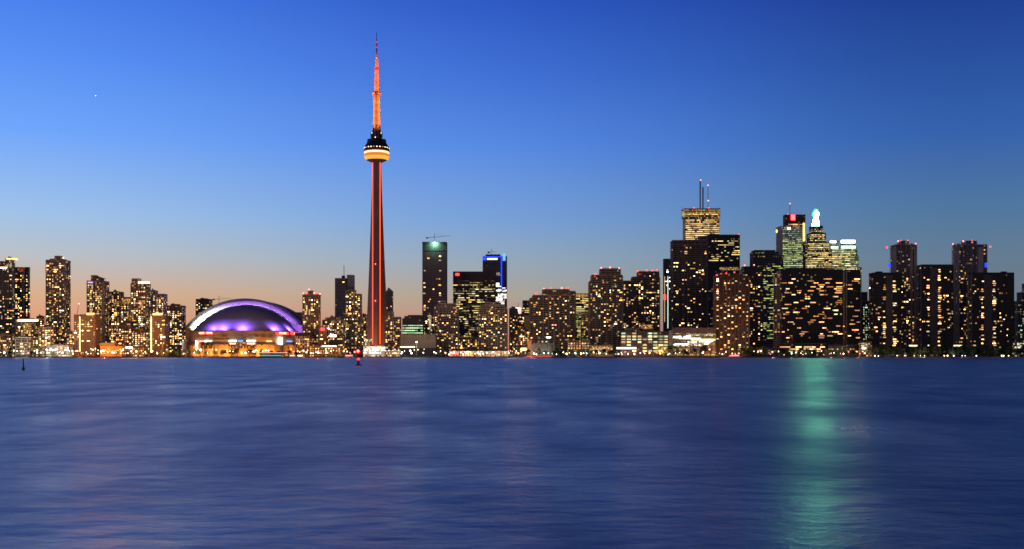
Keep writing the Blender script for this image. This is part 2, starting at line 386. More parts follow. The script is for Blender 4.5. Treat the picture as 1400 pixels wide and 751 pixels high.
# --- west end
B('condo_tower', 'dark condo tower at the left picture edge with a glowing round crown', [(-14, 20, 358), (8, 20.5, 353.5)], 1800, 20, wall='w_slate', glass='g_dark', n=70, wy=(366, 470),
  ext=[('crown_band', 8.5, 20, 353, 355, -.6, 12, 'e_amber'), ('crown_window', 9, 15.5, 360, 366, -.5, .3, 'p_cream'), ('lit_terrace', 0, 9, 365.5, 367, -1.2, .5, 'e_warm')])
B('condo_tower', 'slim dark condo tower with a slanted orange lit rooftop, second tower from the left edge', [(20.5, 34, 366), (34, 41, 366)], 1850, 20, wall='w_slate', glass='g_dark', n=55, wy=(374, 436), plant=False,
  ext=[('roof_screen', 24.5, 33, 366, 371.5, -.9, 1, 'p_red')])
B('condo_tower', 'tall brown condo tower with a boxy penthouse standing alone on the left', [(63, 96.5, 356), (68.5, 91, 354.5), (75, 86, 350.5)], 1800, 26, wall='w_brown', glass='g_condo', n=100, wy=(362, 468), plant=False,
  beacons=[(86.5, 352.5, 'cream')])
B('apartment_block', 'mid-rise block with a glowing white roof rim and amber hall beside the left tower', [(21, 55, 437.5)], 1720, 24, 'grid', 'w_mid', 'g_street', 45, wy=(444, 474),
  ext=[('roof_rim', 24.5, 51.5, 437, 439.3, -1.6, 1.2, 'e_warm'), ('amber_hall', 33.5, 42.5, 442, 453, -.9, .5, 'p_amber')])
B('office_block', 'low dark office with a pale concrete grid front on the left waterfront', [(21.5, 43.5, 462)], 1672, 16, 'grid', 'w_conc', 'g_dark', 9, fh=4, bay=10, plant=False)
B('apartment_block', 'dark flat-topped block between the white-rimmed mid-rise and the lone brown tower', [(50.5, 61, 433)], 1762, 16, 'condo', 'w_mid', 'g_condo_rich', 30)
B('apartment_block', 'low stepped brown block with scattered windows at the foot of the lone brown tower', [(53, 76, 448), (44, 62, 462)], 1700, 22, 'condo', 'w_brown', 'g_street', 45, wy=(450, 476))
B('apartment_block', 'narrow low block with lit rooms right of the lone brown tower', [(91, 102, 454)], 1742, 20, 'condo', 'w_brown', 'g_street', 18)
B('apartment_block', 'low block at the left picture edge behind the shore lamps', [(-14, 20, 458)], 1690, 20, 'condo', 'w_mid', 'g_street', 26, wy=(461, 478))
B('glass_pavilion', 'brightly white lit glass pavilion on the lawn below the lone brown tower', [(63, 100, 472.5)], 1662, 16, 'office', 'w_mid', 'g_glassy', 14, 'white', fh=3.6, plant=False, wy=(473, 485))
B('apartment_slab', 'orange floodlit slab with a yellow light strip down its dark left end', [(101, 112.5, 431), (111, 138, 430.5)], 1700, 24, 'plain', 'w_orange', 'g_orange', 26, wy=(436, 470), plant=False, side=.05,
  ext=[('light_strip', 108.4, 109.6, 433, 481, -1, .5, 'e_strip'), ('crown_lamp', 118.5, 128, 428.2, 430.6, -.3, 4, 'e_orange')])
B('condo_tower', 'brown condo tower with a sloped penthouse and tan right flank behind the orange slab', [(119, 149.5, 384.5), (125, 142.5, 381), (125, 134, 377)], 1850, 30, wall='w_brown', glass='g_condo_rich', n=90, wy=(388, 462), plant=False,
  ext=[('roof_light', 120, 126.5, 385.6, 387, -.9, .4, 'e_violet'), ('flank_panel', 138.5, 143, 386, 470, -1.2, 1.3, 'w_tan')])
B('condo_tower', 'plain brown condo tower just right of the sloped penthouse tower', [(149, 169.5, 399.5)], 1905, 22, wall='w_brown', glass='g_condo_rich', n=48, wy=(404, 465))
B('condo_tower', 'brown condo tower with an amber lit crown in front of its plain neighbour', [(165, 181, 407)], 1872, 16, wall='w_mid', glass='g_condo_rich', n=42, wy=(418, 466), plant=False,
  ext=[('crown_band', 166.5, 178.5, 409, 415, -.9, .5, 'p_amber')])
B('condo_tower', 'tallest brown condo tower left of the stadium, with a white lit rooftop rim', [(179, 206, 388), (180.5, 193, 381.5)], 1815, 26, wall='w_brown', glass='g_condo_rich', n=95, wy=(391, 470), plant=False,
  ext=[('roof_rim', 189, 204, 385.6, 387.6, -.8, 1, 'e_warm')])
B('condo_tower', 'stepped grey condo tower with a small rooftop lamp right of the white-rimmed tower', [(203.5, 216, 398), (213, 229, 402.5)], 1905, 22, wall='w_grey', glass='g_condo', n=50, wy=(406, 440), beacons=[(216.5, 403, 'cream')])
B('condo_tower', 'square dark condo tower with many bright rooms nearest the stadium', [(228.5, 254, 418.5)], 1850, 22, wall='w_dark', glass='g_dark', n=70, wy=(424, 472))
B('apartment_slab', 'reddish brown slab with an orange rooftop lamp and a long yellow light strip', [(204.5, 208.8, 433), (208, 231, 431.5)], 1712, 22, 'plain', 'w_red', 'g_orange', 26, wy=(436, 476), plant=False, side=.05,
  ext=[('light_strip', 206, 207.4, 433, 480, -1, .5, 'e_strip'), ('crown_lamp', 209, 221, 428.4, 430.8, -.3, 4, 'e_orange')])
B('apartment_block', 'low mid-rise with dense lit rooms below the amber-crowned tower', [(152, 186, 446), (164, 178, 441)], 1772, 22, 'condo', 'w_mid', 'g_street', 60, wy=(448, 474))
B('apartment_block', 'low mid-rise with violet and pink lights left of the red-brown slab', [(184, 205, 450)], 1758, 20, 'condo', 'w_mid', 'g_street', 34, wy=(452, 476),
  ext=[('lit_panel', 192, 195, 450, 456, -1, .4, 'p_red'), ('lit_sign', 190.5, 201, 477.2, 479.3, -40, .6, 'e_violet')])
B('boat_house', 'low orange lit boat house with a dark roof under the sloped penthouse tower', [(137, 172, 474)], 1652, 16, 'plain', 'w_orange', 'g_orange', 14, 'amb', plant=False, wy=(476, 485),
  ext=[('roof_deck', 136, 157, 469, 474, 2, 12, 'w_dark')])
B('market_hall', 'low hall with a white lit canopy on the shore left of the red-brown slab', [(153, 203, 476.5)], 1678, 18, 'plain', 'w_brown', 'g_street', 16, 'amb', plant=False, wy=(479, 485),
  ext=[('lit_canopy', 153, 180, 474.4, 476.2, -2, 3, 'e_white')])
# --- around the stadium
B('condo_tower', 'dark condo tower rising behind the left shoulder of the stadium roof', [(268, 290.5, 409.5), (290, 297, 418)], 2160, 24, wall='w_dark', glass='g_dark', n=26, wy=(413, 436))
B('condo_tower', 'brown condo tower with a ring of red roof lamps right beside the stadium', [(414, 438.5, 403), (421.5, 428.5, 398)], 1780, 20, wall='w_brown', glass='g_condo', n=50, wy=(408, 470), plant=False,
  beacons=[(414.5, 401.5, 'pink'), (418, 401.5), (422.5, 396, 'pink'), (429.5, 401, 'pink'), (433, 401.5), (437.5, 402, 'pink')])
B('office_tower', 'slate grey office tower with a rooftop mast beside a taller pale shaft', [(458, 476, 381), (474.5, 485, 376.5)], 2300, 26, 'office', 'w_grey', 'g_slate', 4, plant=False, wy=(384, 430),
  ext=[('mast', 469.9, 470.6, 363, 381, 5, .8, 'steel'), ('mast', 467, 471.5, 377, 381, 5, 4, 'w_dark'), ('core_panel', 475.5, 484.5, 377, 392, -.6, .5, 'w_conc')],
  beacons=[(476, 386, 'cream'), (476, 391, 'pink'), (476, 396, 'cream')])
B('condo_tower', 'stepped brown condo tower in front of the slate grey office tower', [(472.5, 487, 397), (485, 495, 402.5), (469, 480, 428)], 1850, 22, wall='w_brown', glass='g_condo', n=46, wy=(404, 470), plant=False)
B('apartment_block', 'faceted low apartment block with lit rooms between the stadium and the stepped brown tower', [(441, 473, 438), (445, 466, 435)], 1802, 24, 'condo', 'w_brown', 'g_condo_rich', 50, wy=(439, 470))
B('apartment_block', 'narrow brown block filling the gap left of the observation tower', [(494, 502, 431)], 1906, 16, 'condo', 'w_brown', 'g_condo', 12, wy=(436, 474))
B('sign_block', 'tan block with a red sign and a violet roof lamp right of the stadium', [(437, 449, 447)], 1722, 14, 'plain', 'w_orange', 'g_orange', 6, plant=False, wy=(456, 474),
  ext=[('red_sign', 438.3, 443.8, 448.6, 452, -.6, .5, 'e_red')], beacons=[(447, 448.8, 'violet', 1.3)])
B('office_block', 'black low office with a white oval roof sign left of the observation tower', [(450.5, 471, 458)], 1712, 18, 'plain', 'w_black', 'g_black', 10, wy=(462, 480),
  ext=[('oval_sign', 451.2, 459.4, 457.9, 460.6, -.8, .5, 'e_white')], plant=False)
B('terrace_hall', 'long low terrace with a row of amber lights right of the stadium', [(423, 468, 473.5)], 1664, 16, 'pier', 'w_dark', 'g_street', 30, 'amb', fh=3.2, plant=False, wy=(475, 485),
  ext=[('lit_eave', 440, 460, 472.6, 474.4, -1.4, .6, 'e_cream')])
B('gallery_hall', 'low dark-roofed hall with pale columns at the right foot of the stadium', [(404, 426, 456.5)], 1742, 20, 'pier', 'w_tan', 'g_street', 24, wy=(460, 476), plant=False,
  ext=[('roof_deck', 403, 427, 455, 459.5, -1.6, 23, 'w_black')])
# --- right of the observation tower
B('office_tower', 'grey tower with a pointed glass top just right of the observation tower', [(527.5, 537.5, 399)], 2290, 20, 'office', 'w_grey', 'g_slate', 6, plant=False, wy=(402, 430), beacons=[(532, 417, 'cream', .6)])
B('condo_tower', 'brown condo block with a dark rooftop box at the right foot of the observation tower', [(526.5, 548.5, 434), (530.5, 538.5, 426.5)], 1806, 22, wall='w_brown', glass='g_condo', n=26, wy=(437, 474), plant=False)
B('office_block', 'low dark office with a rounded roof and greenish lit storeys near the observation tower', [(550, 580, 436), (553, 578, 433), (558, 577, 431.5)], 1802, 24, 'office', 'w_black', 'g_off_dim', 30, 'grn', fh=3.8, mode='rows', wy=(441, 459), plant=False, side=0)
B('warehouse', 'plain windowless dark grey block on the shore right of the observation tower', [(547.5, 597, 458)], 1722, 24, 'plain', 'w_mid', 'w_mid', 0, plant=False,
  ext=[('lit_eave', 547, 567, 474, 475.3, -1, .8, 'e_cream'), ('base_band', 547.5, 597, 476, 487, -.6, .5, 'w_black')])
B('office_tower', 'tall dark striped tower under construction with a white work lamp and crane on top', [(577.5, 611.5, 331.5)], 2100, 30, 'office', 'w_slate', 'g_slate', 22, fh=3.7, wy=(345, 428), plant=False, side=0, cols=[(601.3, .7), (601.3, .7), (580, .8), (592, 9)],
  ext=[('top_screen', 578, 611, 331.7, 343, -1, .8, 'w_green'), ('work_lamp', 592.5, 595.6, 331.5, 334.6, -3, 2, 'e_emerald')],
  beacons=[(598, 343.5, 'pink', .6), (608, 392.5, 'orange', 1.3), (605, 405.5, 'orange', 1.1), (606, 406, 'orange', .9)])
B('office_tower', 'broad office slab with a dark top, a red roof sign and rows of amber windows', [(619.5, 678, 372)], 2150, 34, 'office', 'w_dark', 'g_off_y', 100, 'yel', fh=3.9, bay=3.2, mode='rows', wy=(386, 470), side=0, plant=False,
  ext=[('dark_top', 619.3, 678.2, 371.8, 384, -.7, .6, 'w_dark'), ('red_sign', 622.7, 627.8, 373.7, 377, -1.4, .6, 'e_red')])
B('office_tower', 'office tower edged in blue light with a blue fin and a white-lit lower corner', [(660, 693, 351), (664, 684, 348.5)], 2240, 30, 'office', 'w_slate', 'g_slate', 22, 'white', mode='rows', wy=(376, 420), plant=False, side=0,
  ext=[('blue_rim', 660, 684, 350.8, 351.8, -.9, .6, 'e_blue'), ('roof_sign', 666, 680, 353.2, 355.2, -1, .5, 'e_cream'), ('blue_corner', 660, 664.5, 352.4, 356, -1, .5, 'e_blue'), ('blue_fin', 685, 686.3, 350, 396, -2, 1.4, 'e_blue'), ('blue_shell', 687.4, 691, 346.5, 356.5, -1.6, 3, 'e_blueice'),
       ('lit_panel', 678.5, 692.5, 396, 399, -1, .4, 'p_white'), ('lit_panel', 681, 692.5, 401.5, 408, -1, .4, 'p_white'), ('lit_panel', 682, 690, 409.5, 412, -1, .4, 'p_white'), ('lit_panel', 674, 684, 373, 376.4, -1, .4, 'p_cream')])
B('hotel_wing', 'low block with tall amber lit window columns below the tower under construction', [(578, 598, 431)], 1960, 20, 'grid', 'w_brown', 'g_condo', 8, plant=False, wy=(433, 455),
  ext=[('lit_column', 586.3, 589.5, 431, 451, -1, .4, 'p_cream'), ('lit_column', 593, 594.4, 435, 451, -1, .4, 'p_cream')])
B('condo_tower', 'stepped balcony condo left of the broad amber office slab', [(594, 627, 420), (599, 623, 415.5), (603, 609, 412)], 1850, 24, 'balcony', 'w_tan', 'g_dark', 60, wy=(421, 478), plant=False)
B('condo_tower', 'stepped balcony condo with lit pale piers below the blue-edged tower', [(655, 693, 422), (659, 690, 417.5), (664, 684, 414)], 1832, 24, 'balcony', 'w_tan', 'g_dark', 66, wy=(421, 478), plant=False)
B('apartment_block', 'low balcony block joining the two stepped condos in front of the amber slab', [(626, 656, 462)], 1880, 18, 'balcony', 'w_tan', 'g_dark', 26, wy=(464, 478), plant=False)
B('waterfront_pavilion', 'long low pavilion with a red and amber lit eave below the balcony condos', [(615, 694, 481)], 1640, 14, 'pier', 'w_brown', 'g_street', 18, 'amb', fh=3, plant=False, wy=(483, 488),
  ext=[('lit_eave', 622, 694, 480.6, 481.9, -1.6, .7, 'p_amber'), ('red_sign', 615, 627, 480.6, 484.6, -1.3, .6, 'e_red')])
B('office_slab', 'narrow dark slab right of the balcony condos', [(696.5, 708, 422)], 1900, 18, 'condo', 'w_mid', 'g_dark', 10, wy=(430, 474))
B('hotel_tower', 'slim pale block with a blown-out white and red sign on its top', [(706.5, 717, 424)], 1960, 16, 'condo', 'w_tan', 'g_street', 24, wy=(432, 475), plant=False,
  ext=[('white_sign', 703, 709, 421, 426, -1, .6, 'e_white'), ('red_sign', 708.8, 712.4, 420.5, 429, -1.3, .5, 'e_pink'), ('mast', 708.3, 708.8, 414, 422, 3, .6, 'steel')])
B('office_tower', 'small office tower with yellow lit upper storeys left of the red-lamped condo', [(714.5, 731, 411.5)], 2280, 24, 'office', 'w_slate', 'g_off_dim', 14, 'yel', fh=3.8, mode='rows', wy=(418, 430), plant=False, side=0)
B('apartment_block', 'low lit block with an olive drum-shaped end wall left of the red-lamped condo', [(708, 730, 448)], 1852, 18, 'condo', 'w_mid', 'g_street', 30, wy=(450, 474), plant=False)
B('condo_tower', 'broad dark red-lamped condo, the shorter of the two striped condos', [(728.5, 786, 404), (742, 778, 396), (724.5, 736, 408), (774, 786.5, 398.5)], 1800, 26, 'balcony', 'w_brown', 'g_dark', 62, wy=(408, 470), plant=False, bay=4,
  beacons=[(733, 402), (743.5, 395, 'pink'), (753, 394), (768, 394, 'pink'), (776, 394)])
B('office_tower', 'yellow lit office between the two striped condos with an amber crown', [(784, 809, 402)], 2210, 26, 'office', 'w_mid', 'g_lime', 60, 'yel', fh=3.8, mode='rows', wy=(404, 462), side=0, plant=False, ww=(1, 3),
  ext=[('crown_band', 787, 804, 402.4, 407, -.8, .5, 'p_amber')])
B('apartment_block', 'tan banded mid-rise in front of the yellow lit office', [(794, 807, 428)], 2010, 18, 'office', 'w_olive', 'g_gold', 12, 'gold', plant=False, wy=(430, 456))
B('condo_tower', 'tall dark striped red-lamped condo between the yellow office and the chequered condo', [(805, 851, 385), (808, 851, 376.5), (820, 848, 367.5)], 1782, 26, 'balcony', 'w_brown', 'g_dark', 78, wy=(378, 470), plant=False, bay=4,
  beacons=[(814, 375), (822, 366.5, 'pink'), (834, 366, 'pink'), (846.5, 367, 'pink')])
B('condo_tower', 'chequered condo with many bright rooms left of the slim white-lit shaft', [(850, 870, 384.5), (863, 902, 379), (871, 901, 371.5)], 1900, 26, 'balcony', 'w_brown', 'g_dark', 90, wy=(376, 452), plant=False, bay=4,
  beacons=[(872, 371), (884, 370), (892, 370), (898, 370)], ext=[('red_roof_light', 874, 879, 373.4, 376, -1.6, .5, 'p_red')])
B('office_tower', 'slim dark shaft with a white light line and red glow beside the tall black condo', [(906.5, 917, 354.5)], 2350, 16, 'office', 'w_black', 'g_slate', 8, 'white', fh=3.8, ww=(.5,.9), wy=(366, 400), plant=False, side=0,
  ext=[('light_line', 912.8, 913.5, 378, 449, -1, .5, 'e_paleboard'), ('light_line', 908.4, 909, 378, 440, -1, .5, 'room_warm_2_0'), ('red_panel', 907.2, 910.4, 403, 410, -1.2, .5, 'e_red')])
# --- financial district
B('condo_tower', 'tall black condo with slatted balconies in front of the gold-topped tower', [(917, 966.5, 335), (917, 940, 329), (938, 966.5, 328.5), (954, 966, 323)], 1860, 26, 'balcony', 'w_mid', 'g_black', 74, wy=(334, 450), plant=False, bay=4.4,
  beacons=[(930.5, 338, 'cream', 1.1)])
B('office_tower', 'tallest office tower, gold lit from top to bottom with a broad crown and twin masts', [(933.5, 983.5, 297), (932, 984.5, 285.5, 297)], 2400, 40, 'office', 'w_tan', 'g_gold', 90, 'gold', fh=3.9, bay=3.4, mode='rows', wy=(290, 330), plant=False, side=0,
  ext=[('mast', 956.6, 958.2, 247, 286, 14, 2, 'w_slate'), ('mast', 960.3, 962, 256, 286, 16, 2, 'w_slate'), ('mast', 967.8, 968.4, 254, 286, 14, .8, 'steel'),
       ('crown_band', 932.2, 984.3, 286.6, 288.2, -1.3, .5, 'p_amber'), ('crown_band', 932.2, 984.3, 291.5, 292.8, -1.3, .5, 'p_amber'), ('crown_light', 932.6, 936, 289, 297.5, -1.9, .6, 'p_cream'), ('crown_light', 981.4, 984, 289, 297.5, -1.9, .6, 'p_amber'), ('mast', 932.2, 932.6, 283, 300, -1, .6, 'steel'), ('mast', 984.1, 984.5, 283, 300, -1, .6, 'steel')],
  beacons=[(958, 246.5, 'pink', 1.3), (968, 253.5, 'pink', 1.3), (968.3, 274.5, 'pink', 1.4), (949, 284.5), (969, 284.5)])
B('office_tower', 'black modernist office slab with thin yellow lit rows right of the gold-topped tower', [(965, 1011.5, 321.5)], 2300, 34, 'office', 'w_black', 'g_off_dim', 34, 'yel', fh=3.8, bay=3.0, mode='rows', wy=(326, 358), plant=False, side=.05,
  ext=[('dark_band', 964.8, 1011.4, 358.5, 365, -.8, .7, 'w_black'), ('amber_band', 984, 1009, 365.5, 369.5, -.9, .6, 'p_amber')], beacons=[(1010, 321, 'red')])
B('condo_tower', 'brown condo with tall vertical piers and red roof lamps below the black office slab', [(975, 1024, 378), (981, 1016, 375.5)], 1700, 22, 'pier', 'w_red', 'g_pier', 90, wy=(380, 480), plant=False, bay=5.2, ww=(.35, .6),
  beacons=[(980, 376.5), (986, 375), (993, 374, 'red', 1.2), (1004, 372.5, 'red', 1.1)])
B('condo_tower', 'plain black condo with bright scattered rooms right of the pier-fronted brown condo', [(1011, 1043, 369), (1013, 1036, 365)], 1790, 24, 'condo', 'w_black', 'g_black', 70, wy=(374, 474), plant=False,
  beacons=[(1018, 363, 'pink', 1.1), (1031, 362.5, 'pink', 1.1)])
B('office_tower', 'grey office tower with lime lit storeys behind the plain black condo', [(1025, 1064, 345), (1027, 1060, 342.5), (1058, 1071, 349.5)], 2350, 34, 'office', 'w_slate', 'g_off_dim', 100, 'lime', fh=3.8, bay=3, mode='rows', wy=(362, 464), plant=False, side=0,
  beacons=[(1030, 341.5, 'redsoft', .6), (1036, 341, 'redsoft', .6), (1046, 341, 'redsoft', .6), (1054, 341.5, 'redsoft', .6)])
B('office_tower', 'green lit square office tower with a pale blank left flank', [(1061, 1097.5, 310)], 2380, 32, 'office', 'w_pale', 'g_green', 80, 'lime', fh=3.8, bay=3.2, mode='rows', wy=(324, 366), plant=False, side=0,
  ext=[('blank_flank', 1061.4, 1070, 312, 370, -1.6, 1.2, 'w_pale'), ('flank_lamp', 1061.2, 1062.6, 314.5, 318, -2.2, .5, 'e_orange'), ('lit_panel', 1076.5, 1081, 311, 314, -.8, .5, 'e_cream')])
B('office_tower', 'dark office tower with a glowing red sign on top behind the green lit tower', [(1070.5, 1101, 294)], 2414, 20, 'office', 'w_red', 'g_off_dim', 40, 'amb', fh=3.8, mode='rows', wy=(304, 330), side=0, plant=False,
  ext=[('red_sign', 1081.5, 1087, 294, 301, -1.4, .6, 'e_redsign'), ('mast', 1079.7, 1080.2, 279, 294, 4, .8, 'steel'), ('amber_edge', 1097.8, 1100.4, 305, 330, -1, .5, 'e_amber')],
  beacons=[(1080, 278.5, 'pink', 1.2), (1077, 293.5), (1098, 294, 'pink')])
B('office_tower', 'stepped office tower crowned by a dazzling white and green spire light', [(1096, 1137, 343), (1099, 1134, 331), (1102.5, 1129, 319), (1106, 1125, 309)], 2440, 36, 'office', 'w_mid', 'g_bank', 100, 'yel', fh=3.8, bay=3, mode='rows', wy=(320, 366), plant=False, side=0)
B('office_tower', 'twin-lobed glass office tower with white lit tops and a stepped right side', [(1134, 1146.5, 330), (1149, 1170, 329), (1138, 1172, 338), (1160, 1174, 350), (1166, 1178, 366)], 2530, 34, 'office', 'w_green', 'g_green', 100, 'yel', fh=3.8, bay=3, mode='rows', wy=(338, 372), plant=False, side=0,
  ext=[('lit_crown', 1135, 1143, 329.5, 332, -1.2, .6, 'e_white'), ('lit_crown', 1136, 1146, 337, 340, -1.4, .6, 'e_paleboard'), ('lit_crown', 1150, 1169, 328.6, 332.5, -.4, .6, 'e_white'), ('lit_crown', 1150, 1170, 336, 340, -.9, .6, 'e_paleboard')])
B('condo_slab', 'huge wide black slab with scattered orange rooms filling the view under the stepped tower', [(1062, 1152, 369), (1072, 1130, 367.5), (1152.5, 1176, 369.5), (1060, 1072, 376)], 1792, 28, 'condo', 'w_black', 'g_black', 88, 'amb', wy=(380, 464), plant=False, bay=4.2, ww=(1, 2.6), side=.04)
B('office_block', 'stepped dark office with faint green lit rows right of the wide black slab', [(1174, 1193, 412), (1174, 1186, 400)], 1960, 22, 'office', 'w_mid', 'g_off_dim', 36, 'grn', fh=3.8, wy=(414, 468), plant=False, side=0)
RG = None
B('condo_slab', 'black slab nearest the wide orange-windowed slab, with a lamp on its left edge', [(1188, 1232, 373.5), (1197, 1206, 372)], 1752, 22, 'condo', 'w_black', 'g_black', 50, 'warm', wy=(380, 474), plant=False, bay=4, side=.04, cols=[(1209, 1), (1223, 1), (1209, 1), (1223, 1), (1199, 3.5), (1230, 3)], ext=[('blank_panel', 1211.5, 1220.5, 376, 474, -.75, .6, 'w_dark')], beacons=[(1189, 394, 'white', .8)])
B('condo_tower', 'tall balcony tower with a red-lamped top and a blue sign on its left side', [(1217.5, 1253, 335), (1227, 1242, 329.8)], 1832, 24, 'balcony', 'w_grey', 'g_dark', 50, wy=(376, 470), plant=False, bay=4,
  ext=[('concrete_pier', 1245, 1248, 333, 474, -2.4, 3, 'w_tan'), ('concrete_pier', 1250, 1253, 334, 474, -2.4, 3, 'w_tan'), ('blue_sign', 1215, 1217.4, 360, 365.5, -2, 2, 'e_blue'), ('entrance_lamp', 1243, 1254, 472, 473.6, -60, .6, 'e_cream'), ('end_pier', 1219.5, 1225.5, 338, 374, -1.9, 1, 'w_conc')],
  beacons=[(1212.5, 338.5, 'red', 1.3), (1228, 330, 'pink'), (1232, 329.5), (1241, 329.5, 'pink'), (1228, 336.5, 'red', 1.1), (1252, 333.5, 'pink', 1.2)])
B('condo_slab', 'black slab standing between the two red-lamped balcony towers', [(1253.5, 1303, 362.5)], 1762, 22, 'condo', 'w_black', 'g_black', 56, 'warm', wy=(364, 474), plant=False, bay=4, side=.04, cols=[(1269.6, 1), (1284.2, 1), (1269.6, 1), (1284.2, 1), (1262, 3.5), (1294, 4)], ext=[('blank_panel', 1272, 1281.6, 366, 474, -.75, .6, 'w_dark')])
B('condo_tower', 'tall balcony tower with a red-lamped top and a blue sign on its right side', [(1302, 1349, 335), (1314, 1335, 329.8)], 1832, 24, 'balcony', 'w_grey', 'g_dark', 50, wy=(376, 470), plant=False, bay=4,
  ext=[('concrete_pier', 1304, 1307, 334, 474, -2.4, 3, 'w_tan'), ('concrete_pier', 1309, 1312, 333, 474, -2.4, 3, 'w_tan'), ('blue_sign', 1347, 1349.6, 360, 365.5, -2, 2, 'e_blue'), ('entrance_lamp', 1304, 1315, 472, 473.6, -60, .6, 'e_cream'), ('end_pier', 1337.5, 1344.5, 338, 374, -1.9, 1, 'w_conc')],
  beacons=[(1303, 334, 'pink', 1.2), (1317, 330, 'pink'), (1329, 329.5), (1334, 330, 'pink'), (1334, 336.5, 'red', 1.1), (1354, 337.5, 'red', 1.3)])
B('condo_slab', 'black slab right of the second balcony tower, with a lamp on its right edge', [(1322, 1386, 373.5), (1368, 1376, 372)], 1752, 22, 'condo', 'w_black', 'g_black', 58, 'warm', wy=(380, 474), plant=False, bay=4, side=.04, cols=[(1343, 1), (1359.5, 1), (1343, 1), (1359.5, 1), (1332, 4), (1372, 8)], ext=[('blank_panel', 1345.5, 1357, 376, 474, -.75, .6, 'w_dark')], beacons=[(1384, 394, 'white', .8)])
B('office_block', 'stepped dark office with faint green lit rows cut by the right picture edge', [(1384, 1422, 412), (1390, 1422, 400), (1397, 1422, 388)], 1960, 22, 'office', 'w_mid', 'g_off_dim', 36, 'grn', fh=3.8, wy=(402, 468), plant=False, side=0)
# --- low waterfront
B('terminal_block', 'low waterfront terminal with a grid of pale green lit windows and an amber corner', [(847, 916, 454), (851, 874, 449), (876, 893, 443.5)], 1662, 26, 'grid', 'w_black', 'g_off_dim', 0, plant=False, fh=5, bay=7.4,
  ext=[('lit_crown', 877, 892.5, 444, 449.5, -.4, .5, 'p_amber'), ('amber_hall', 896, 914, 471, 483, -.8, .5, 'p_amber'), ('lit_band', 843, 870, 475, 477.4, -1, .6, 'e_cream'), ('end_pier', 914.5, 920, 452, 487, -1.2, 8, 'w_slate')])
B('market_hall', 'low hall with blinding white lit horizontal bands right of the green-windowed terminal', [(919, 978, 455), (919, 978, 449)], 1692, 24, 'office', 'w_tan', 'g_gold', 10, 'white', mode='rows', fh=4, wy=(456, 474), plant=False, side=0,
  ext=[('roof_fascia', 918.5, 978, 448, 455.6, -1.2, 1, 'w_mid'), ('lit_band', 919.5, 945, 459.6, 462.6, -1, .5, 'p_white'), ('lit_band', 940, 978, 456.8, 458.8, -1, .5, 'p_cream'), ('lit_band', 920, 960, 471, 473.4, -1, .5, 'p_white'), ('lit_band', 940, 972, 467, 469.4, -1, .5, 'p_white'), ('lit_band', 945, 978, 463.6, 465.4, -1, .5, 'e_strip')])
B('parking_block', 'orange sodium lit open deck block below the yellow lit office', [(775, 806, 466)], 1682, 18, 'office', 'w_orange', 'g_street', 26, 'amb', fh=3.4, plant=False, wy=(467, 478), side=0)
B('shop_block', 'small amber lit block right of the open deck block', [(805, 838, 473)], 1672, 16, 'plain', 'w_orange', 'g_orange', 8, 'amb', plant=False, wy=(475, 482), side=0,
  ext=[('lit_front', 808, 836, 474, 478, -.5, .4, 'p_amber')])
B('warehouse', 'windowless black waterfront shed below the shorter striped condo', [(727, 758, 470.5), (734, 750, 469)], 1640, 20, 'plain', 'w_black', 'w_black', 0, plant=False)
B('kiosk', 'small orange lit wall block left of the windowless black shed', [(721, 727, 466)], 1660, 8, 'plain', 'w_orange', 'w_orange', 0, plant=False,
  ext=[('lit_front', 712, 720, 476, 479.6, -3, .4, 'e_orange')])
B('terrace_hall', 'low dark terrace with scattered pink and white rooms under the wide black slab', [(1062, 1128, 470)], 1672, 18, 'plain', 'w_black', 'g_black', 26, 'amb', plant=False, wy=(471, 484), side=0, ww=(1, 2.5))
B('terrace_hall', 'low black terrace with a few amber windows right under the seam of the wide slab', [(1128, 1172, 472)], 1690, 18, 'plain', 'w_black', 'g_black', 12, 'amb', plant=False, wy=(474, 482), side=0)
B('floodlit_pavilion', 'dazzling orange floodlit pavilion between the wide slab and the right slabs', [(1174, 1192, 468)], 1690, 12, 'plain', 'w_orange', 'g_street', 0, plant=False,
  ext=[('lit_front', 1177, 1186, 469, 474, -.6, .4, 'p_cream'), ('lit_front', 1178, 1190, 474.4, 477.6, -.8, .4, 'p_white'), ('lit_front', 1181, 1190, 478, 480.6, -1, .4, 'p_amber')])
B('floodlit_pavilion', 'dazzling orange floodlit pavilion cut by the right picture edge', [(1384, 1412, 468)], 1690, 12, 'plain', 'w_orange', 'g_street', 0, plant=False,
  ext=[('lit_front', 1391, 1412, 469, 474, -.6, .4, 'p_cream'), ('lit_front', 1387, 1400, 474.4, 477.6, -.8, .4, 'p_white'), ('lit_front', 1387, 1396, 478, 480.6, -1, .4, 'p_amber')])
B('glass_pavilion', 'white glowing glass terminal at the foot of the observation tower', [(497, 527, 474.5), (513, 526, 474)], 1668, 14, 'office', 'w_pale', 'g_glassy', 12, 'white', fh=3.6, plant=False, wy=(475, 486), side=0,
  ext=[('lit_canopy', 501, 527, 474.4, 477, -1.4, .8, 'p_white'), ('lit_sign', 499, 510, 463.8, 467, -1, .5, 'p_cream'), ('lit_sign', 499, 502, 467, 472.6, -1, .5, 'p_cream'), ('sign_post', 504, 505, 467, 475, -.8, .8, 'w_tan')])
B('low_block', 'low amber lit block right of the white glowing terminal', [(527, 548, 480)], 1660, 12, 'plain', 'w_brown', 'g_street', 10, 'amb', plant=False, wy=(481, 486), side=0)
def find(label_bit): return [o for o in C.objects if label_bit in str(o.get('label', ''))][0]
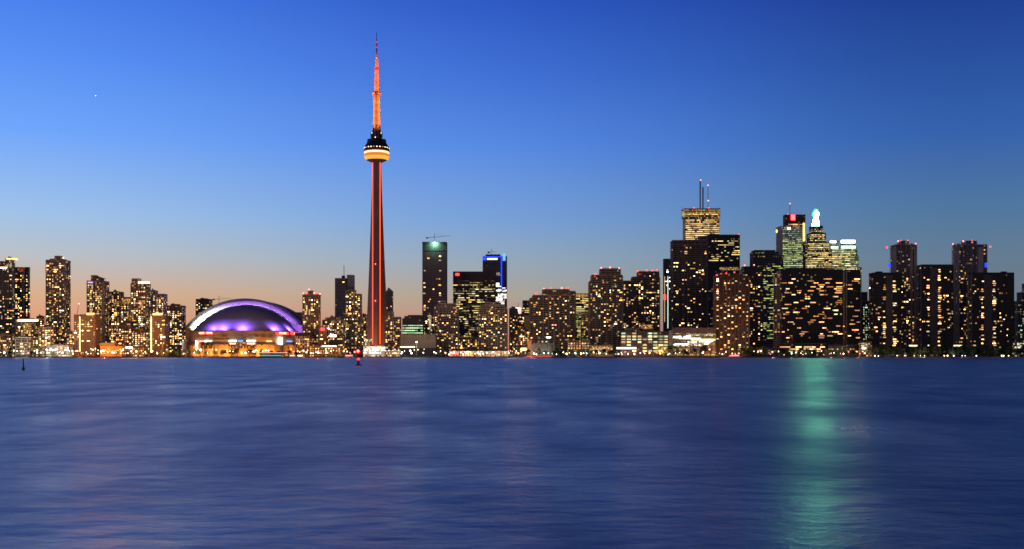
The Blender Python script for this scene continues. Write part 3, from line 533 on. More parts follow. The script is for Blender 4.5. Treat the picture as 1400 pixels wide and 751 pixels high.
# windows of the terminal: a regular grid of storeys
term = [o for o in C.objects if o.name == 'terminal_block'][0]; D0 = 1662
cols = [(849.5, 855), (856.8, 862.5), (864, 869.8), (871.4, 876.8), (878.4, 884), (885.8, 891.4), (893, 898.6), (900.4, 906), (907.6, 913)]
for r_, (y0, y1) in enumerate(((455, 457), (459, 461.4), (463, 465), (467, 469), (471, 473), (475, 477), (479, 481))):
    for c_, (a, c) in enumerate(cols):
        p = .9 if 1 <= r_ <= 3 else .6
        if rnd.random() > p: continue
        o = bpy.data.objects.new('lit_window', unit(rnd.choice(PAL['grn'] if rnd.random() < .4 else PAL['yel']))); C.objects.link(o); o.parent = [c for c in term.children if c.name.startswith('facade')][0]
        o.location = (X((a+c)/2, D0)-term.location.x, -.9 if c_ > 5 and r_ > 3 else -.35, Z((y0+y1)/2, D0)-G); o.scale = ((c-a)/F*D0, 1, (y1-y0)/F*D0)
lamp(find('striped tower under construction with a white work lamp'), (0, -7, Z(333.5, 2100)-G), (.55, 1, .8), 20000, .8, 'SPOT', (0, 1, -.5), 160)
# peaked glass roof of the grey tower beside the observation tower
def wedge(x0, x1, xm, yb, yt, D, d, oy=0):
    b = MB(); a, c, m_ = X(x0, D), X(x1, D), X(xm, D); z0, z1 = Z(yb, D), Z(yt, D)
    b.v = [(a, D+oy, z0), (c, D+oy, z0), (c, D+d, z0), (a, D+d, z0), (m_, D+oy+1, z1), (m_, D+d-1, z1)]
    b.f = [(0, 1, 4), (1, 2, 5, 4), (2, 3, 5), (3, 0, 4, 5), (3, 2, 1, 0)]; b.m = [0]*5
    return b
def attach(b, name, mats, root):
    b.v = [(x-root.location.x, y-root.location.y, z-root.location.z) for x, y, z in b.v]
    return b.build(name, mats, root)
attach(wedge(528, 537, 531, 398.6, 393, 2290, 18), 'peaked_roof', 'w_grey', find('pointed glass top'))
attach(wedge(125, 142, 128, 381, 376.4, 1853, 14, 1), 'sloped_roof', 'w_mid', find('sloped penthouse and tan'))
# olive drum end wall
r0 = find('olive drum-shaped'); b = MB(); dd = 1846
b.lathe([(X(722.5, dd)-X(717.5, dd), Z(447, dd)-G), (X(722.8, dd)-X(717.5, dd), Z(434, dd)-G), (X(721, dd)-X(717.5, dd), Z(431, dd)-G), (.5, Z(430, dd)-G)], 16, X(722, dd)-r0.location.x, 8)
b.build('drum_wall', 'w_olive', r0, smooth=True)
# round left corner of the wide black slab
r0 = find('huge wide black slab'); b = MB(); dd = 1792
b.lathe([(8, 0), (8, Z(374, dd)-G)], 20, X(1066, dd)-r0.location.x, 7); b.build('corner_turret', 'g_condo', r0)
# spire light of the stepped tower
r0 = find('dazzling white and green spire'); dd = 2452; k = dd/F
b = MB(); px = X(1115.3, dd)-r0.location.x
b.lathe([(5.2*k, Z(309.2, dd)-G), (4.6*k, Z(306, dd)-G), (3.4*k, Z(301, dd)-G), (2.7*k, Z(297.5, dd)-G)], 12, px, 12, 0)
b.build('spire_base', 'e_greensign', r0)
b = MB(); b.lathe([(2.6*k, Z(297.4, dd)-G), (5*k, Z(295, dd)-G), (5.2*k, Z(291, dd)-G), (3*k, Z(289, dd)-G), (3.2*k, Z(287, dd)-G), (.6*k, Z(285.4, dd)-G)], 12, px, 12, 0)
b.build('spire_head', 'e_greenhead', r0); b = MB(); b.ball((px, 12-3.2*k, Z(293, dd)-G), 3.5*k, 0, 10); b.build('spire_glow_core', 'e_greensign', r0)  # green head imitates a halo; bright ball added in front as its white core
b = MB(); b.box(px-8, px+8, 3, 3.8, Z(319.5, dd)-G, Z(310, dd)-G); b.build('sign_panel', 'w_slate', r0)

# ------------------------------------------------------------------ observation tower
D = 2030; k = D/F; tw = empty('observation_tower', 'very tall concrete observation tower with an orange lit mast and gold ringed pod', 'tower', (X(515, D), D, G))
zt = lambda y: Z(y, D)-G
b = MB()
lev = [(487, 18.5), (478, 17.4), (462, 16.2), (440, 15), (410, 13.6), (375, 12), (340, 10.6), (300, 9.2), (260, 7.8), (222, 6.6)]
def wing_rows(ang, hw, extra):
    rows = []
    for y, w in lev:
        Lw = max(1, (w*k-hw*.5)/.866)*extra; dx, dy = math.cos(ang), math.sin(ang); nx, ny = -dy, dx; h = hw*(.72+.28*(w/18.5)); z = zt(y)
        rows.append([(-dx*1+nx*h, -dy*1+ny*h, z), (dx*Lw+nx*h*.62, dy*Lw+ny*h*.62, z), (dx*Lw-nx*h*.62, dy*Lw-ny*h*.62, z), (-dx*1-nx*h, -dy*1-ny*h, z)])
    return rows
for ang, hw, ex in ((R(30), 4.6, 1), (R(150), 4.6, 1), (R(270), 5.4, .8)):
    b.grid([r+[r[0]] for r in wing_rows(ang, hw, ex)])
b.lathe([(8.2, 0), (7.6, zt(222))], 6)
b.build('shaft', 'tower_concrete', tw)
for sx in (-1, 1):
    b = MB(); b.box(sx*6.5-.58, sx*6.5+.58, -5.4, -4.6, zt(471), zt(223)); b.build('light_strip', 'e_led', tw)
for y in (362, 412): 
    b = MB(); b.ball((-.4, -9.5-(y-222)*.035, zt(y)), .9); b.build('beacon', 'e_pink', tw)
def lath(name, mat, prof, n=32, smooth=True):
    b = MB(); b.lathe([(r*k, zt(y)) for r, y in prof], n); return b.build(name, mat, tw, smooth=smooth)
lath('pod_underside', 'tower_concrete', [(6, 223), (11, 220.5), (14, 219.2)], 32)
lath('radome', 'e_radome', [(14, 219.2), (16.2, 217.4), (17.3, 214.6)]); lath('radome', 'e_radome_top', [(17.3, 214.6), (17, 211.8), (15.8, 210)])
lath('light_ring', 'e_ring', [(15.8, 210), (17.0, 209.6), (17.0, 208.5), (15.9, 208)])
lath('pod_rim', 'red_steel', [(15.9, 208), (17.6, 207.4), (17.6, 206), (16.8, 205.6)])
lath('pod', 'black_paint', [(16.8, 205.6), (17.2, 204.4), (17.2, 201.8), (15.6, 199.4), (13.6, 196.4), (12.9, 193.6), (12.9, 191.4), (8, 190.8)])
for q in range(14):
    a = R(180+q*13.5+3); b = MB(); xx, yy = 17.25*k*math.cos(a), 17.25*k*math.sin(a)
    b.box(-1, 1, -.2, .2, -.7, .7); o = b.build('pod_window', 'e_cream' if q % 3 else 'room_warm_3_0', tw, (xx, yy, zt(203.2))); o.rotation_euler = (0, 0, a+R(90))
lath('upper_shaft', 'tower_concrete', [(6.2, 191), (5.4, 182), (5.0, 175)], 6, False)
for i in range(6):
    a = R(60*i+30); b = MB(); b.bar((6.4*k*math.cos(a), 6.4*k*math.sin(a), zt(191)), (4.9*k*math.cos(a), 4.9*k*math.sin(a), zt(172)), 1.5, 6, 0, .9)
    b.build('buttress', 'black_paint', tw)
for sx in (-1, 1):
    b = MB(); b.box(sx*7.2*k-1.2, sx*7.2*k+1.2, -3, -1, zt(189), zt(181.5)); b.build('dish_cabinet', 'tower_concrete', tw)
    b = MB(); b.ball((sx*6.2*k, -3, zt(182.5)), .9); b.build('beacon', 'e_cream', tw)
b = MB(); b.ball((-.6, -12.4*k, zt(190)), .9); b.build('beacon', 'e_cream', tw)
lath('mast_shaft', 'mast_white', [(4.9, 175), (4.7, 160), (4.3, 131)], 12, False)
lath('sky_pod', 'mast_white', [(4.3, 132), (5.6, 131.4), (6, 130.4), (6, 128.6), (5.2, 127.4)], 20)
lath('sky_pod_band', 'black_paint', [(5.3, 127.4), (5.5, 126.6), (4, 125.8)], 20)
lath('antenna', 'mast_white', [(3.4, 127), (3.1, 112), (2.7, 96)], 10, False)
lath('antenna_collar', 'red_steel', [(3.1, 96), (3.1, 94), (2.6, 93.6)], 12)
lath('upper_antenna', 'mast_white', [(2.4, 93.6), (2.2, 83), (1.4, 79), (1.1, 72)], 10, False)
lath('antenna_tip', 'red_steel', [(.9, 72), (.8, 62), (.65, 56)], 8, False); lath('antenna_tip', 'mast_white', [(.65, 56), (.5, 45)], 8, False)
for y in (95, 80, 65, 58):
    b = MB(); b.ball((0, -2.4*k if y > 90 else -1.6*k, zt(y)), .9); b.build('beacon', 'e_pink' if y > 70 else 'e_redsoft', tw)
# orange floodlights bracketed to the mast
for y in (174, 165, 156, 147, 138, 127, 117, 106, 95, 84):
    rr_ = 15
    for a in (R(215), R(325), R(90)):
        x_, y_ = rr_*math.cos(a), rr_*math.sin(a); b = MB()
        b.box(x_-.3, x_+.3, y_-.3, y_+.3, zt(y)-.2, zt(y)+.2); b.bar((0, 0, zt(y)-2), (x_, y_, zt(y)-.3), .07, 5)
        b.build('floodlight', 'black_paint', tw)
        lamp(tw, (x_*.97, y_*.97, zt(y)+.4), (1, .21, .03), 14000 if y > 90 else 10500, .3, 'SPOT', (-x_, -y_, 1), 96)
for a in (R(225), R(315), R(270)):                  # ground floods on the shaft
    lamp(tw, (60*math.cos(a), 60*math.sin(a), 12), (1, .3, .1), 60000, 1, 'SPOT', (-math.cos(a), -math.sin(a), .7), 80)

# ------------------------------------------------------------------ domed stadium
D = 1960; st = empty('domed_stadium', 'round stadium with a purple lit arched roof above an orange concrete drum', 'stadium', (X(338, D), D, G))
zb = Z(452, 1875)-G                                 # springing of the roof
b = MB(); RS = 93
b.lathe([(RS+1.5, 0), (RS+1.5, 17.5), (RS+2.6, 17.6), (RS+2.6, 19), (RS, 19.1), (RS, zb-2), (RS+1.8, zb-1.9), (RS+1.8, zb), (RS-4, zb+.1)], 72)
b.build('drum_wall', 'w_tan', st)
for i in range(30):
    a = R(180+6*i+3); b = MB(); x_, y_ = (RS+2.3)*math.cos(a), (RS+2.3)*math.sin(a)
    b.box(-1, 1, -1, 1, 0, 17.4); o = b.build('pilaster', 'w_tan', st, (x_, y_, 0)); o.rotation_euler = (0, 0, a)
def on_drum(px, r):                                 # angle on the drum seen at a picture column
    x_ = X(px, D-r*.9)-st.location.x; x_ = max(-r*.98, min(r*.98, x_))
    return -math.acos(x_/r)
def drum_panel(name, p0, p1, y0, y1, mat, r=RS+.4, th=.5, n=5):
    b = MB(); a0, a1 = on_drum(p0, r), on_drum(p1, r); Dn = D-r*.9
    for i in range(n):
        u0, u1 = a0+(a1-a0)*i/n, a0+(a1-a0)*(i+1)/n
        poly = [(r*math.cos(u0), r*math.sin(u0)), ((r+th)*math.cos(u0), (r+th)*math.sin(u0)), ((r+th)*math.cos(u1), (r+th)*math.sin(u1)), (r*math.cos(u1), r*math.sin(u1))]
        b.prism(poly, Z(y1, Dn)-G, Z(y0, Dn)-G)
    return b.build(name, mat, st)
for p0, p1, word in ((269.5, 279, 'ROGERS'), (281, 292, 'CENTRE'), (374.5, 389, 'ROGERS'), (391, 404.5, 'CENTRE')):
    sg = drum_panel('red_sign', p0, p1, 453.6, 457.4, 'e_redsoft')
    am = (on_drum(p0, RS+.4)+on_drum(p1, RS+.4))/2; half = abs(on_drum(p1, RS+.4)-on_drum(p0, RS+.4))*RS/2
    cu = bpy.data.curves.new('lettering', 'FONT'); cu.body = word; cu.align_x = 'CENTER'; cu.align_y = 'CENTER'; cu.extrude = .12; cu.size = min(3.9, half*.5)
    fo = bpy.data.objects.new('lettering_curve', cu); me = bpy.data.meshes.new_from_object(fo); bpy.data.objects.remove(fo); bpy.data.curves.remove(cu)
    me.materials.clear(); me.materials.append(MATS['e_cream']); tx = bpy.data.objects.new('lettering', me); C.objects.link(tx); tx.parent = sg
    tx.location = ((RS+1.5)*math.cos(am), (RS+1.5)*math.sin(am), Z(455.5, D-RS*.9)-G); tx.rotation_euler = (R(90), 0, am+R(90))
for p0, p1 in ((273, 279), (280.5, 287), (288, 292)): drum_panel('glazing', p0, p1, 467, 477, 'g_dark', RS+2.2)
for p0, p1 in ((314, 325), (326, 337), (338.5, 350)): drum_panel('glazing', p0, p1, 466, 477, 'g_street', RS+2.2)
for p0, p1, mt in ((314.5, 325, 'e_white'), (327, 334, 'e_blueice'), (339, 350, 'e_white'), (270.5, 276.5, 'e_pink'), (278.5, 283, 'e_white'), (285, 290.5, 'e_cream'), (363.5, 370, 'e_amber'), (387, 393, 'e_blueice')):
    drum_panel('lit_window', p0, p1, 465.6, 467.4, mt, RS+2.9)
for p0, p1 in ((316, 324), (339, 349.5)): drum_panel('lit_window', p0, p1, 469.4, 470.8, 'e_cream', RS+2.9)
drum_panel('light_column', 263.4, 265.2, 466, 478, 'e_white', RS+2.9, n=1); drum_panel('light_column', 378.6, 382, 461.5, 471, 'e_white', RS+2.9, n=1)
for p0, p1 in ((305, 312), (349, 354), (356.5, 361)): drum_panel('vent', p0, p1, 459, 461, 'w_mid', RS+.3)
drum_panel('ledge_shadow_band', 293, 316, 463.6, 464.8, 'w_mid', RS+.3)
# roof: outer arch fascia, sloped membrane band, inner rim, quarter dome
def seg(c, h, w):                                   # height of a circular segment arch of half width w and rise h
    r = (w*w+h*h)/(2*h); return math.sqrt(max(0, r*r-(c*w)**2))-(r-h)
NA = 72; cs = [math.sin(math.pi/2*(-1+2*i/NA)) for i in range(NA+1)]
ka = 1945/F; zo = Z(448, 1945)-G
Wo, Ho = 82.5*ka, (448-408.4)*ka
def arch(w, h, y, z0, dx=0): return [(c*w+dx, y, z0+seg(c, h, w)) for c in cs]
b = MB()
b.grid([arch(Wo, Ho, 75, zo), arch(Wo, Ho, -13, zo)])
vault = b.build('roof_vault', 'roof_mauve', st, smooth=False)
b = MB(); b.grid([arch(Wo+.2, Ho+.2, -12.8, zo), arch(Wo+.2, Ho+.2, -16, zo), arch(Wo-4.4, Ho-3.8, -16.4, zo), arch(Wo-4.4, Ho-3.8, -12, zo)]); b.build('roof_edge', 'roof_dark', vault)
for dy in (8, 30, 52):                              # overlapping roof panels: a raised seam at each joint
    b = MB(); b.grid([arch(Wo+.9, Ho+.9, dy, zo), arch(Wo+.9, Ho+.9, dy+1.6, zo)]); b.build('panel_seam', 'roof_dark', vault)
Wi, Hi, xi = 70*ka, 33.5*ka, 3.0
zi = Z(453, 1935)-G
b = MB(); b.grid([arch(Wo-4.7, Ho-4.1, -12, zo), arch(Wi+3.2, Hi+3.0, -21, zi, xi)]); b.build('membrane_band', 'roof_membrane', st)
b = MB(); b.grid([arch(Wi+3.2, Hi+3.0, -21, zi, xi), arch(Wi+3.2, Hi+3.0, -24, zi, xi), arch(Wi+1.6, Hi+1.5, -24, zi, xi), arch(Wi+1.6, Hi+1.5, -22, zi, xi)]); b.build('inner_rim', 'roof_mauve', st)
b = MB(); b.grid([arch(Wi+1.6, Hi+1.5, -22.5, zi, xi), arch(Wi, Hi, -26, zi, xi)]); b.build('rim_membrane', 'roof_membrane', st)
b = MB(); rows = []
for j in range(15):
    w = math.pi/2*j/14
    rows.append([(c*Wi+xi, -26-56*math.sqrt(max(0, 1-c*c))*math.cos(w), zi+seg(c, Hi, Wi)*math.sin(w)) for c in cs])
b.grid(rows); b.build('front_dome', 'roof_mauve', st, smooth=True)
# rooms and low wall below the roof ends
b = MB(); b.box(-98, -72, -30, 30, 0, Z(447, 1940)-G); b.box(66, 100, -30, 40, 0, Z(445, 1940)-G); b.build('flank_wall', 'w_tan', st)
b = MB(); b.box(62, 96, 12, 60, Z(445, 1940)-G, Z(426, 1940)-G); b.build('rear_roof', 'roof_mauve', st)
def flood(x_, y_, z_, col, p, r=.5, aim=(0, 1, .35), cone=150):
    b = MB(); b.box(x_-.6, x_+.6, y_-.4, y_+.4, z_-.5, z_+.3); b.bar((x_, y_, z_-.5), (x_, y_, z_-2.2), .2, 5); b.build('floodlight', 'black_paint', st)
    lamp(st, (x_, y_, z_+.9), col, p, r, 'SPOT', aim, cone)
PU = (.19, .09, 1)
for px in (287, 303, 333, 378, 398):                # violet floods on the drum's ledge
    a = on_drum(px, 88); x_ = 84*math.cos(a); y_ = 84*math.sin(a)
    c = max(-.97, min(.97, (x_-xi)/Wi)); y_ = -26-56*math.sqrt(1-c*c)-8
    flood(x_, y_, zb+1.5, PU, 62000 if px != 287 else 38000, .5, (0, 1, .9), 165)
    flood(x_+2, y_+1.5, zb+1, (.5, .28, 1), 3500, .5, (0, 1, .9), 165)
for i in range(17):                                 # floods along the inner rim wash the membrane band: white in the west, violet in the east
    c = -.93+1.86*i/16; x_, z_ = c*(Wi+4)+xi, zi+seg(c, Hi+3.5, Wi+3.5)
    w = max(0, min(1, (-.28-c)/.5)); col = tuple(a_*(1-w)+b_*w for a_, b_ in zip((.46, .22, 1), (.8, 1, .85)))
    flood(x_, -27.5, z_+1.8, col, 6500+20000*w*w)
for px, yy, p in ((264, 449, 30000), (272, 446, 26000)):
    flood(X(px, 1918)-st.location.x, -34, Z(yy, 1918)-G, (.85, 1, .8), p)
for px in (256, 263, 284, 305, 309, 334, 356, 361, 372, 396):
    a = on_drum(px, 104); flood(104*math.cos(a), 104*math.sin(a), 4, (1, .31, .04), 20000, 1, (-math.cos(a), -math.sin(a), .25), 160)

# ------------------------------------------------------------------ cranes
def crane(label, px, D, yb, yt, xa, xb, lean=0):
    r0 = empty('tower_crane', label, 'crane', (X(px, D), D, Z(yb, D)))
    z1 = Z(yt, D)-Z(yb, D); b = MB(); b.bar((0, 0, -2), (0, 0, z1+6), .5, 4); b.build('mast', 'steel', r0)
    a, c = X(xa, D)-X(px, D), X(xb, D)-X(px, D)
    b = MB(); b.bar((a, 0, z1-lean*.3), (0, 0, z1), .5, 4); b.bar((0, 0, z1), (c, 0, z1+lean), .45, 4, 0, .25); b.bar((0, 0, z1+6), (c*.7, 0, z1+lean*.7+.4), .12, 4); b.build('jib', 'steel', r0)
    b = MB(); b.box(a-2, a+2, -1, 1, z1-2.4, z1-lean*.3+.6); b.build('counterweight', 'black_paint', r0)
    return r0
crane('tower crane with a long jib on top of the dark striped tower under construction', 594, 2104, 331, 324.5, 584, 616, 3)
crane('small tower crane behind the left shoulder of the stadium roof', 299.5, 2230, 420, 409, 292, 318, 1)
crane('short tower crane on the roof of the blue-edged office tower', 671.5, 2246, 349, 344.6, 668, 679, 0)
r0 = empty('luffing_crane', 'thin leaning crane jib with a white tip lamp left of the sloped penthouse tower', 'crane', (X(104.8, 1775), 1775, G))
b = MB(); b.bar((0, 0, 0), (0, 0, Z(432, 1775)-G), .8, 4); b.build('mast', 'steel', r0)
b = MB(); tip = (X(107.9, 1775)-X(104.8, 1775), 0, Z(415.5, 1775)-G); b.bar((0, 0, Z(432, 1775)-G), tip, .4, 4, 0, .25); b.build('jib', 'steel', r0)
b = MB(); b.ball(tip, .8); b.build('beacon', 'e_cream', r0)

# ------------------------------------------------------------------ trees
def tree_meshes(seed, h, w, leaf):
    q = random.Random(seed); b = MB()
    b.bar((0, 0, 0), (.15*h*.2, 0, h*.45), .03*h, 7, 0, .018*h)
    lobes = []
    for i in range(7):
        a = q.uniform(0, 6.28); rr_ = w*q.uniform(.15, .36); z_ = h*q.uniform(.42, .84)
        c = Vector((rr_*math.cos(a), rr_*math.sin(a), z_)); lobes.append((c, w*q.uniform(.18, .3)))
        b.bar((.02*h, 0, h*.33), tuple(c), .012*h, 5, 0, .004*h)
    lobes.append((Vector((0, 0, h*.8)), w*.26))
    tr = b.mesh('trunk', ['bark']); b = MB()
    for c, r_ in lobes:
        for i in range(80):
            d = Vector((q.gauss(0, 1), q.gauss(0, 1), q.gauss(0, .8))).normalized()*r_*q.uniform(.45, 1.15); p = c+d
            s_ = q.uniform(.3, .62); u = Vector((q.uniform(-1, 1), q.uniform(-1, 1), q.uniform(-1, 1))).normalized(); v = u.orthogonal().normalized()
            kk = len(b.v); b.v += [tuple(p+u*s_), tuple(p+v*s_*.8), tuple(p-u*s_), tuple(p-v*s_*.8)]; b.f.append((kk, kk+1, kk+2, kk+3)); b.m.append(0)
    return tr, b.mesh('crown', [leaf])
TREES = {lf: [tree_meshes(11*i+sd, h, w, lf) for i, (h, w) in enumerate(((11, 10), (13, 10.5), (9, 9.5), (12, 8)))] for lf, sd in (('leaf_dark', 3), ('leaf_green', 50))}
def trees(label, group, xs, D0, D1, leaf, smin=.8, smax=1.15):
    for px in xs:
        tr, cr = rnd.choice(TREES[leaf]); D = rnd.uniform(D0, D1); s_ = rnd.uniform(smin, smax)
        r0 = empty('tree', label, 'tree', (X(px, D), D, G), group); r0.rotation_euler = (0, 0, rnd.uniform(0, 6.28)); r0.scale = (s_, s_, s_)
        for nm, me in (('trunk', tr), ('crown', cr)):
            o = bpy.data.objects.new(nm, me); C.objects.link(o); o.parent = r0
def spread(a, c, step, j=.9): 
    out = []; x = a
    while x < c: out.append(min(c, max(a, x+rnd.uniform(-j, j)*step))); x += step*rnd.uniform(.6, 1.4)
    return out
trees('lamp-lit green tree on the lawn in front of the stadium', 'green trees on the stadium lawn', spread(227, 306, 8), 1612, 1640, 'leaf_green', .7, 1.0)
trees('lamp-lit green tree on the lawn before the white glass pavilion', 'green trees by the white pavilion', spread(58, 98, 8), 1612, 1640, 'leaf_green', .6, .8)
trees('dark tree on the shore beside the windowless black shed', 'dark trees by the black shed', spread(722, 842, 6.5), 1606, 1630, 'leaf_dark', .65, 1.05)
trees('dark tree on the shore in front of the white-banded market hall', 'dark trees before the market hall', spread(916, 976, 6), 1610, 1640, 'leaf_dark', .8, 1.5)
trees('dark tree on the shore below the plain black condo', 'dark trees below the black condo', spread(1014, 1062, 5.5), 1610, 1650, 'leaf_dark', .8, 1.4)
trees('dark tree on the shore under the huge wide slab', 'dark trees under the wide slab', spread(1062, 1174, 5), 1610, 1650, 'leaf_dark', .7, 1.15)
trees('dark tree in the shore belt under the right-hand slabs and balcony towers', 'dark shore trees at the right', spread(1188, 1412, 3.9), 1612, 1660, 'leaf_dark', .95, 1.4)
trees('dark tree behind the red and amber lit pavilion', 'dark trees behind the pavilion', spread(602, 694, 12), 1660, 1690, 'leaf_dark', .7, 1.2)
trees('dark tree on the shore left of the stadium lawn', 'dark trees left of the stadium', spread(4, 58, 13)+spread(160, 226, 13), 1608, 1630, 'leaf_dark', .5, .75)
trees('dark tree in front of the stadium drum', 'dark trees before the stadium drum', spread(308, 420, 9), 1640, 1700, 'leaf_dark', .7, 1.0)

# ------------------------------------------------------------------ shore lamps
GL = {}
def lamp_meshes(colkey):
    if colkey not in GL:
        b = MB(); b.bar((0, 0, 0), (0, 0, 5.6), .11, 6, 0, .07); b.box(-.25, .25, -.25, .25, 0, .35); pole = b.mesh('pole', ['steel'])
        b = MB(); b.lathe([(.15, 5.5), (.62, 5.8), (.8, 6.3), (.62, 6.8), (.3, 7.0)], 8); GL[colkey] = (pole, b.mesh('lamp_globe', ['e_'+colkey]))
    return GL[colkey]
LCOL = dict(white=(1, .95, .85), warm=(1, .7, .38), orange=(1, .4, .1), pink=(1, .5, .5), cyan=(.6, 1, .9), red=(1, .1, .08), cream=(1, .8, .5), violet=(.4, .2, 1))
def lamps(label, group, xs, cols, D0=1606, D1=1640, hs=(.55, 1.7), light=0, every=3, lcol=None):
    for i, px in enumerate(xs):
        ck = rnd.choice(cols); pole, gl = lamp_meshes(ck); D = rnd.uniform(D0, D1); s_ = rnd.uniform(*hs)
        r0 = empty('street_lamp', label, 'street lamp', (X(px, D), D, G), group)
        for nm, me in (('pole', pole), ('lamp_globe', gl)):
            o = bpy.data.objects.new(nm, me); C.objects.link(o); o.parent = r0
            if nm == 'pole': o.scale = (1, 1, s_)
            else: g_ = rnd.choice((.5, .65, .8, 1, 1.35)); o.location = (0, 0, 6.3*s_-6.3*g_+.2); o.scale = (g_, g_, g_)
        if light and i % every == 0: lamp(r0, (0, 0, 6.3*s_+2), lcol or LCOL[ck], light, .5)
lamps('warm lamp on the shore at the far left below the edge towers', 'shore lamps at the far left', spread(1, 60, 3.6), ['warm', 'white', 'pink', 'cream'], light=14000)
lamps('white lamp by the bright glass pavilion on the left lawn', 'lamps by the white pavilion', spread(61, 100, 4.2), ['white', 'white', 'warm', 'cream'], light=14000)
lamps('orange sodium lamp on the shore below the orange slab and boat house', 'orange lamps by the boat house', spread(100, 168, 2.4), ['orange', 'warm', 'orange', 'cream', 'warm'], light=24000, lcol=(1, .34, .05), every=3)
lamps('warm lamp on the shore below the red-brown slab', 'lamps below the red-brown slab', spread(168, 226, 3.6), ['warm', 'orange', 'white', 'cream'], light=20000, lcol=(1, .34, .05))
lamps('lamp among the green trees on the stadium lawn', 'lamps on the stadium lawn', spread(228, 306, 5.5), ['warm', 'orange', 'cream', 'white'], light=14000, every=2)
lamps('lamp on the quay in front of the stadium drum', 'lamps before the stadium drum', spread(306, 372, 4), ['orange', 'warm', 'white', 'warm'], light=14000, lcol=(1, .34, .05))
lamps('lamp on the quay between the stadium and the observation tower', 'lamps right of the stadium', spread(398, 480, 3.6), ['warm', 'orange', 'white', 'pink', 'cream'], light=15000, lcol=(1, .34, .05))
lamps('lamp on the quay below the white glowing terminal', 'lamps by the white terminal', spread(498, 552, 4), ['warm', 'white', 'orange', 'cream'], light=15000)
lamps('white lamp on the quay below the windowless grey block', 'lamps below the grey block', spread(553, 612, 5.5), ['white', 'warm', 'white'], light=12000)
lamps('lamp on the quay in front of the red and amber lit pavilion', 'lamps before the pavilion', spread(614, 696, 5), ['warm', 'white', 'cream'], hs=(.4, .9), light=12000)
lamps('lamp on the quay left of the windowless black shed', 'lamps left of the black shed', spread(694, 728, 2.8), ['warm', 'orange', 'white', 'pink', 'cream'], light=15000, every=2)
lamps('small white lamp in the dark trees beside the black shed', 'lamps beside the black shed', spread(730, 842, 5), ['white', 'cyan', 'cream', 'warm'], hs=(.4, .9), light=8000)
lamps('lamp on the quay below the green-windowed terminal', 'lamps below the terminal', spread(842, 920, 4.4), ['warm', 'white', 'orange', 'pink'], hs=(.4, .9), light=12000)
lamps('lamp among the dark trees before the white-banded hall', 'lamps before the market hall', spread(922, 976, 4.6), ['pink', 'warm', 'white'], hs=(.5, 1.6), light=9000)
lamps('amber lamp at the foot of the pier-fronted brown condo', 'lamps below the pier-fronted condo', spread(977, 1016, 3.2), ['orange', 'warm', 'pink', 'cream'], hs=(.4, 1.2), light=8000, lcol=(1, .34, .05), every=2)
lamps('small lamp in the dark trees below the black condo and wide slab', 'lamps under the wide slab', spread(1020, 1160, 5), ['white', 'warm', 'pink', 'cream'], hs=(.3, 1.4), light=5000, every=4)
lamps('orange lamp left of the floodlit pavilion on the right shore', 'orange lamps by the floodlit pavilion', spread(1160, 1184, 4.5), ['orange', 'warm', 'pink'], hs=(.5, 1.2), light=14000, every=2)
lamps('low lamp on the seawall under the right-hand tree belt', 'low seawall lamps at the right', [1196, 1201, 1226.5, 1237, 1238.5, 1250, 1258.5, 1264, 1291, 1295.5, 1304, 1315.5, 1319.5, 1335, 1369.5, 1372, 1379], ['white', 'cream', 'pink', 'cream', 'warm'], 1601, 1604, (.1, .16), light=2600, every=1)
def tall_lamp(label, px, yt, D, heads, col, power=0):
    r0 = empty('lamp_post', label, 'lamp post', (X(px, D), D, G)); z_ = Z(yt, D)-G
    b = MB(); b.bar((0, 0, 0), (0, 0, z_), .35, 6, 0, .2)
    if heads > 1: b.bar((-2.2, 0, z_-.3), (2.2, 0, z_-.3), .15, 5)
    b.build('pole', 'steel', r0)
    for i in range(heads):
        x_ = 0 if heads == 1 else -2+4*i/(heads-1); b = MB(); b.lathe([(.3, z_-.2), (1.1, z_), (1.1, z_+.9), (.4, z_+1.3)], 8, x_); b.build('lamp_head', 'e_'+col, r0)
    if power: lamp(r0, (0, -2, z_+2), LCOL[col], power, .6)
tall_lamp('tall pale twin-headed lamp post in front of the red-brown slab', 222.5, 461.5, 1640, 3, 'white', 12000)
tall_lamp('tall thin lamp post with a single warm lamp before the windowless grey block', 569.5, 468.5, 1630, 1, 'warm', 16000)
tall_lamp('very tall dark post with two pink lamps beside the windowless black shed', 757.5, 445, 1632, 2, 'pink', 0)
tall_lamp('tall post with a white floodlight at the foot of the lone brown tower', 63.5, 462.5, 1650, 1, 'white', 22000)
tall_lamp('lamp post with three white heads below the shorter striped condo', 750, 462, 1636, 3, 'white', 5000)
tall_lamp('pale steel lamp post right of the red sign block', 449.5, 450, 1690, 1, 'white', 6000)

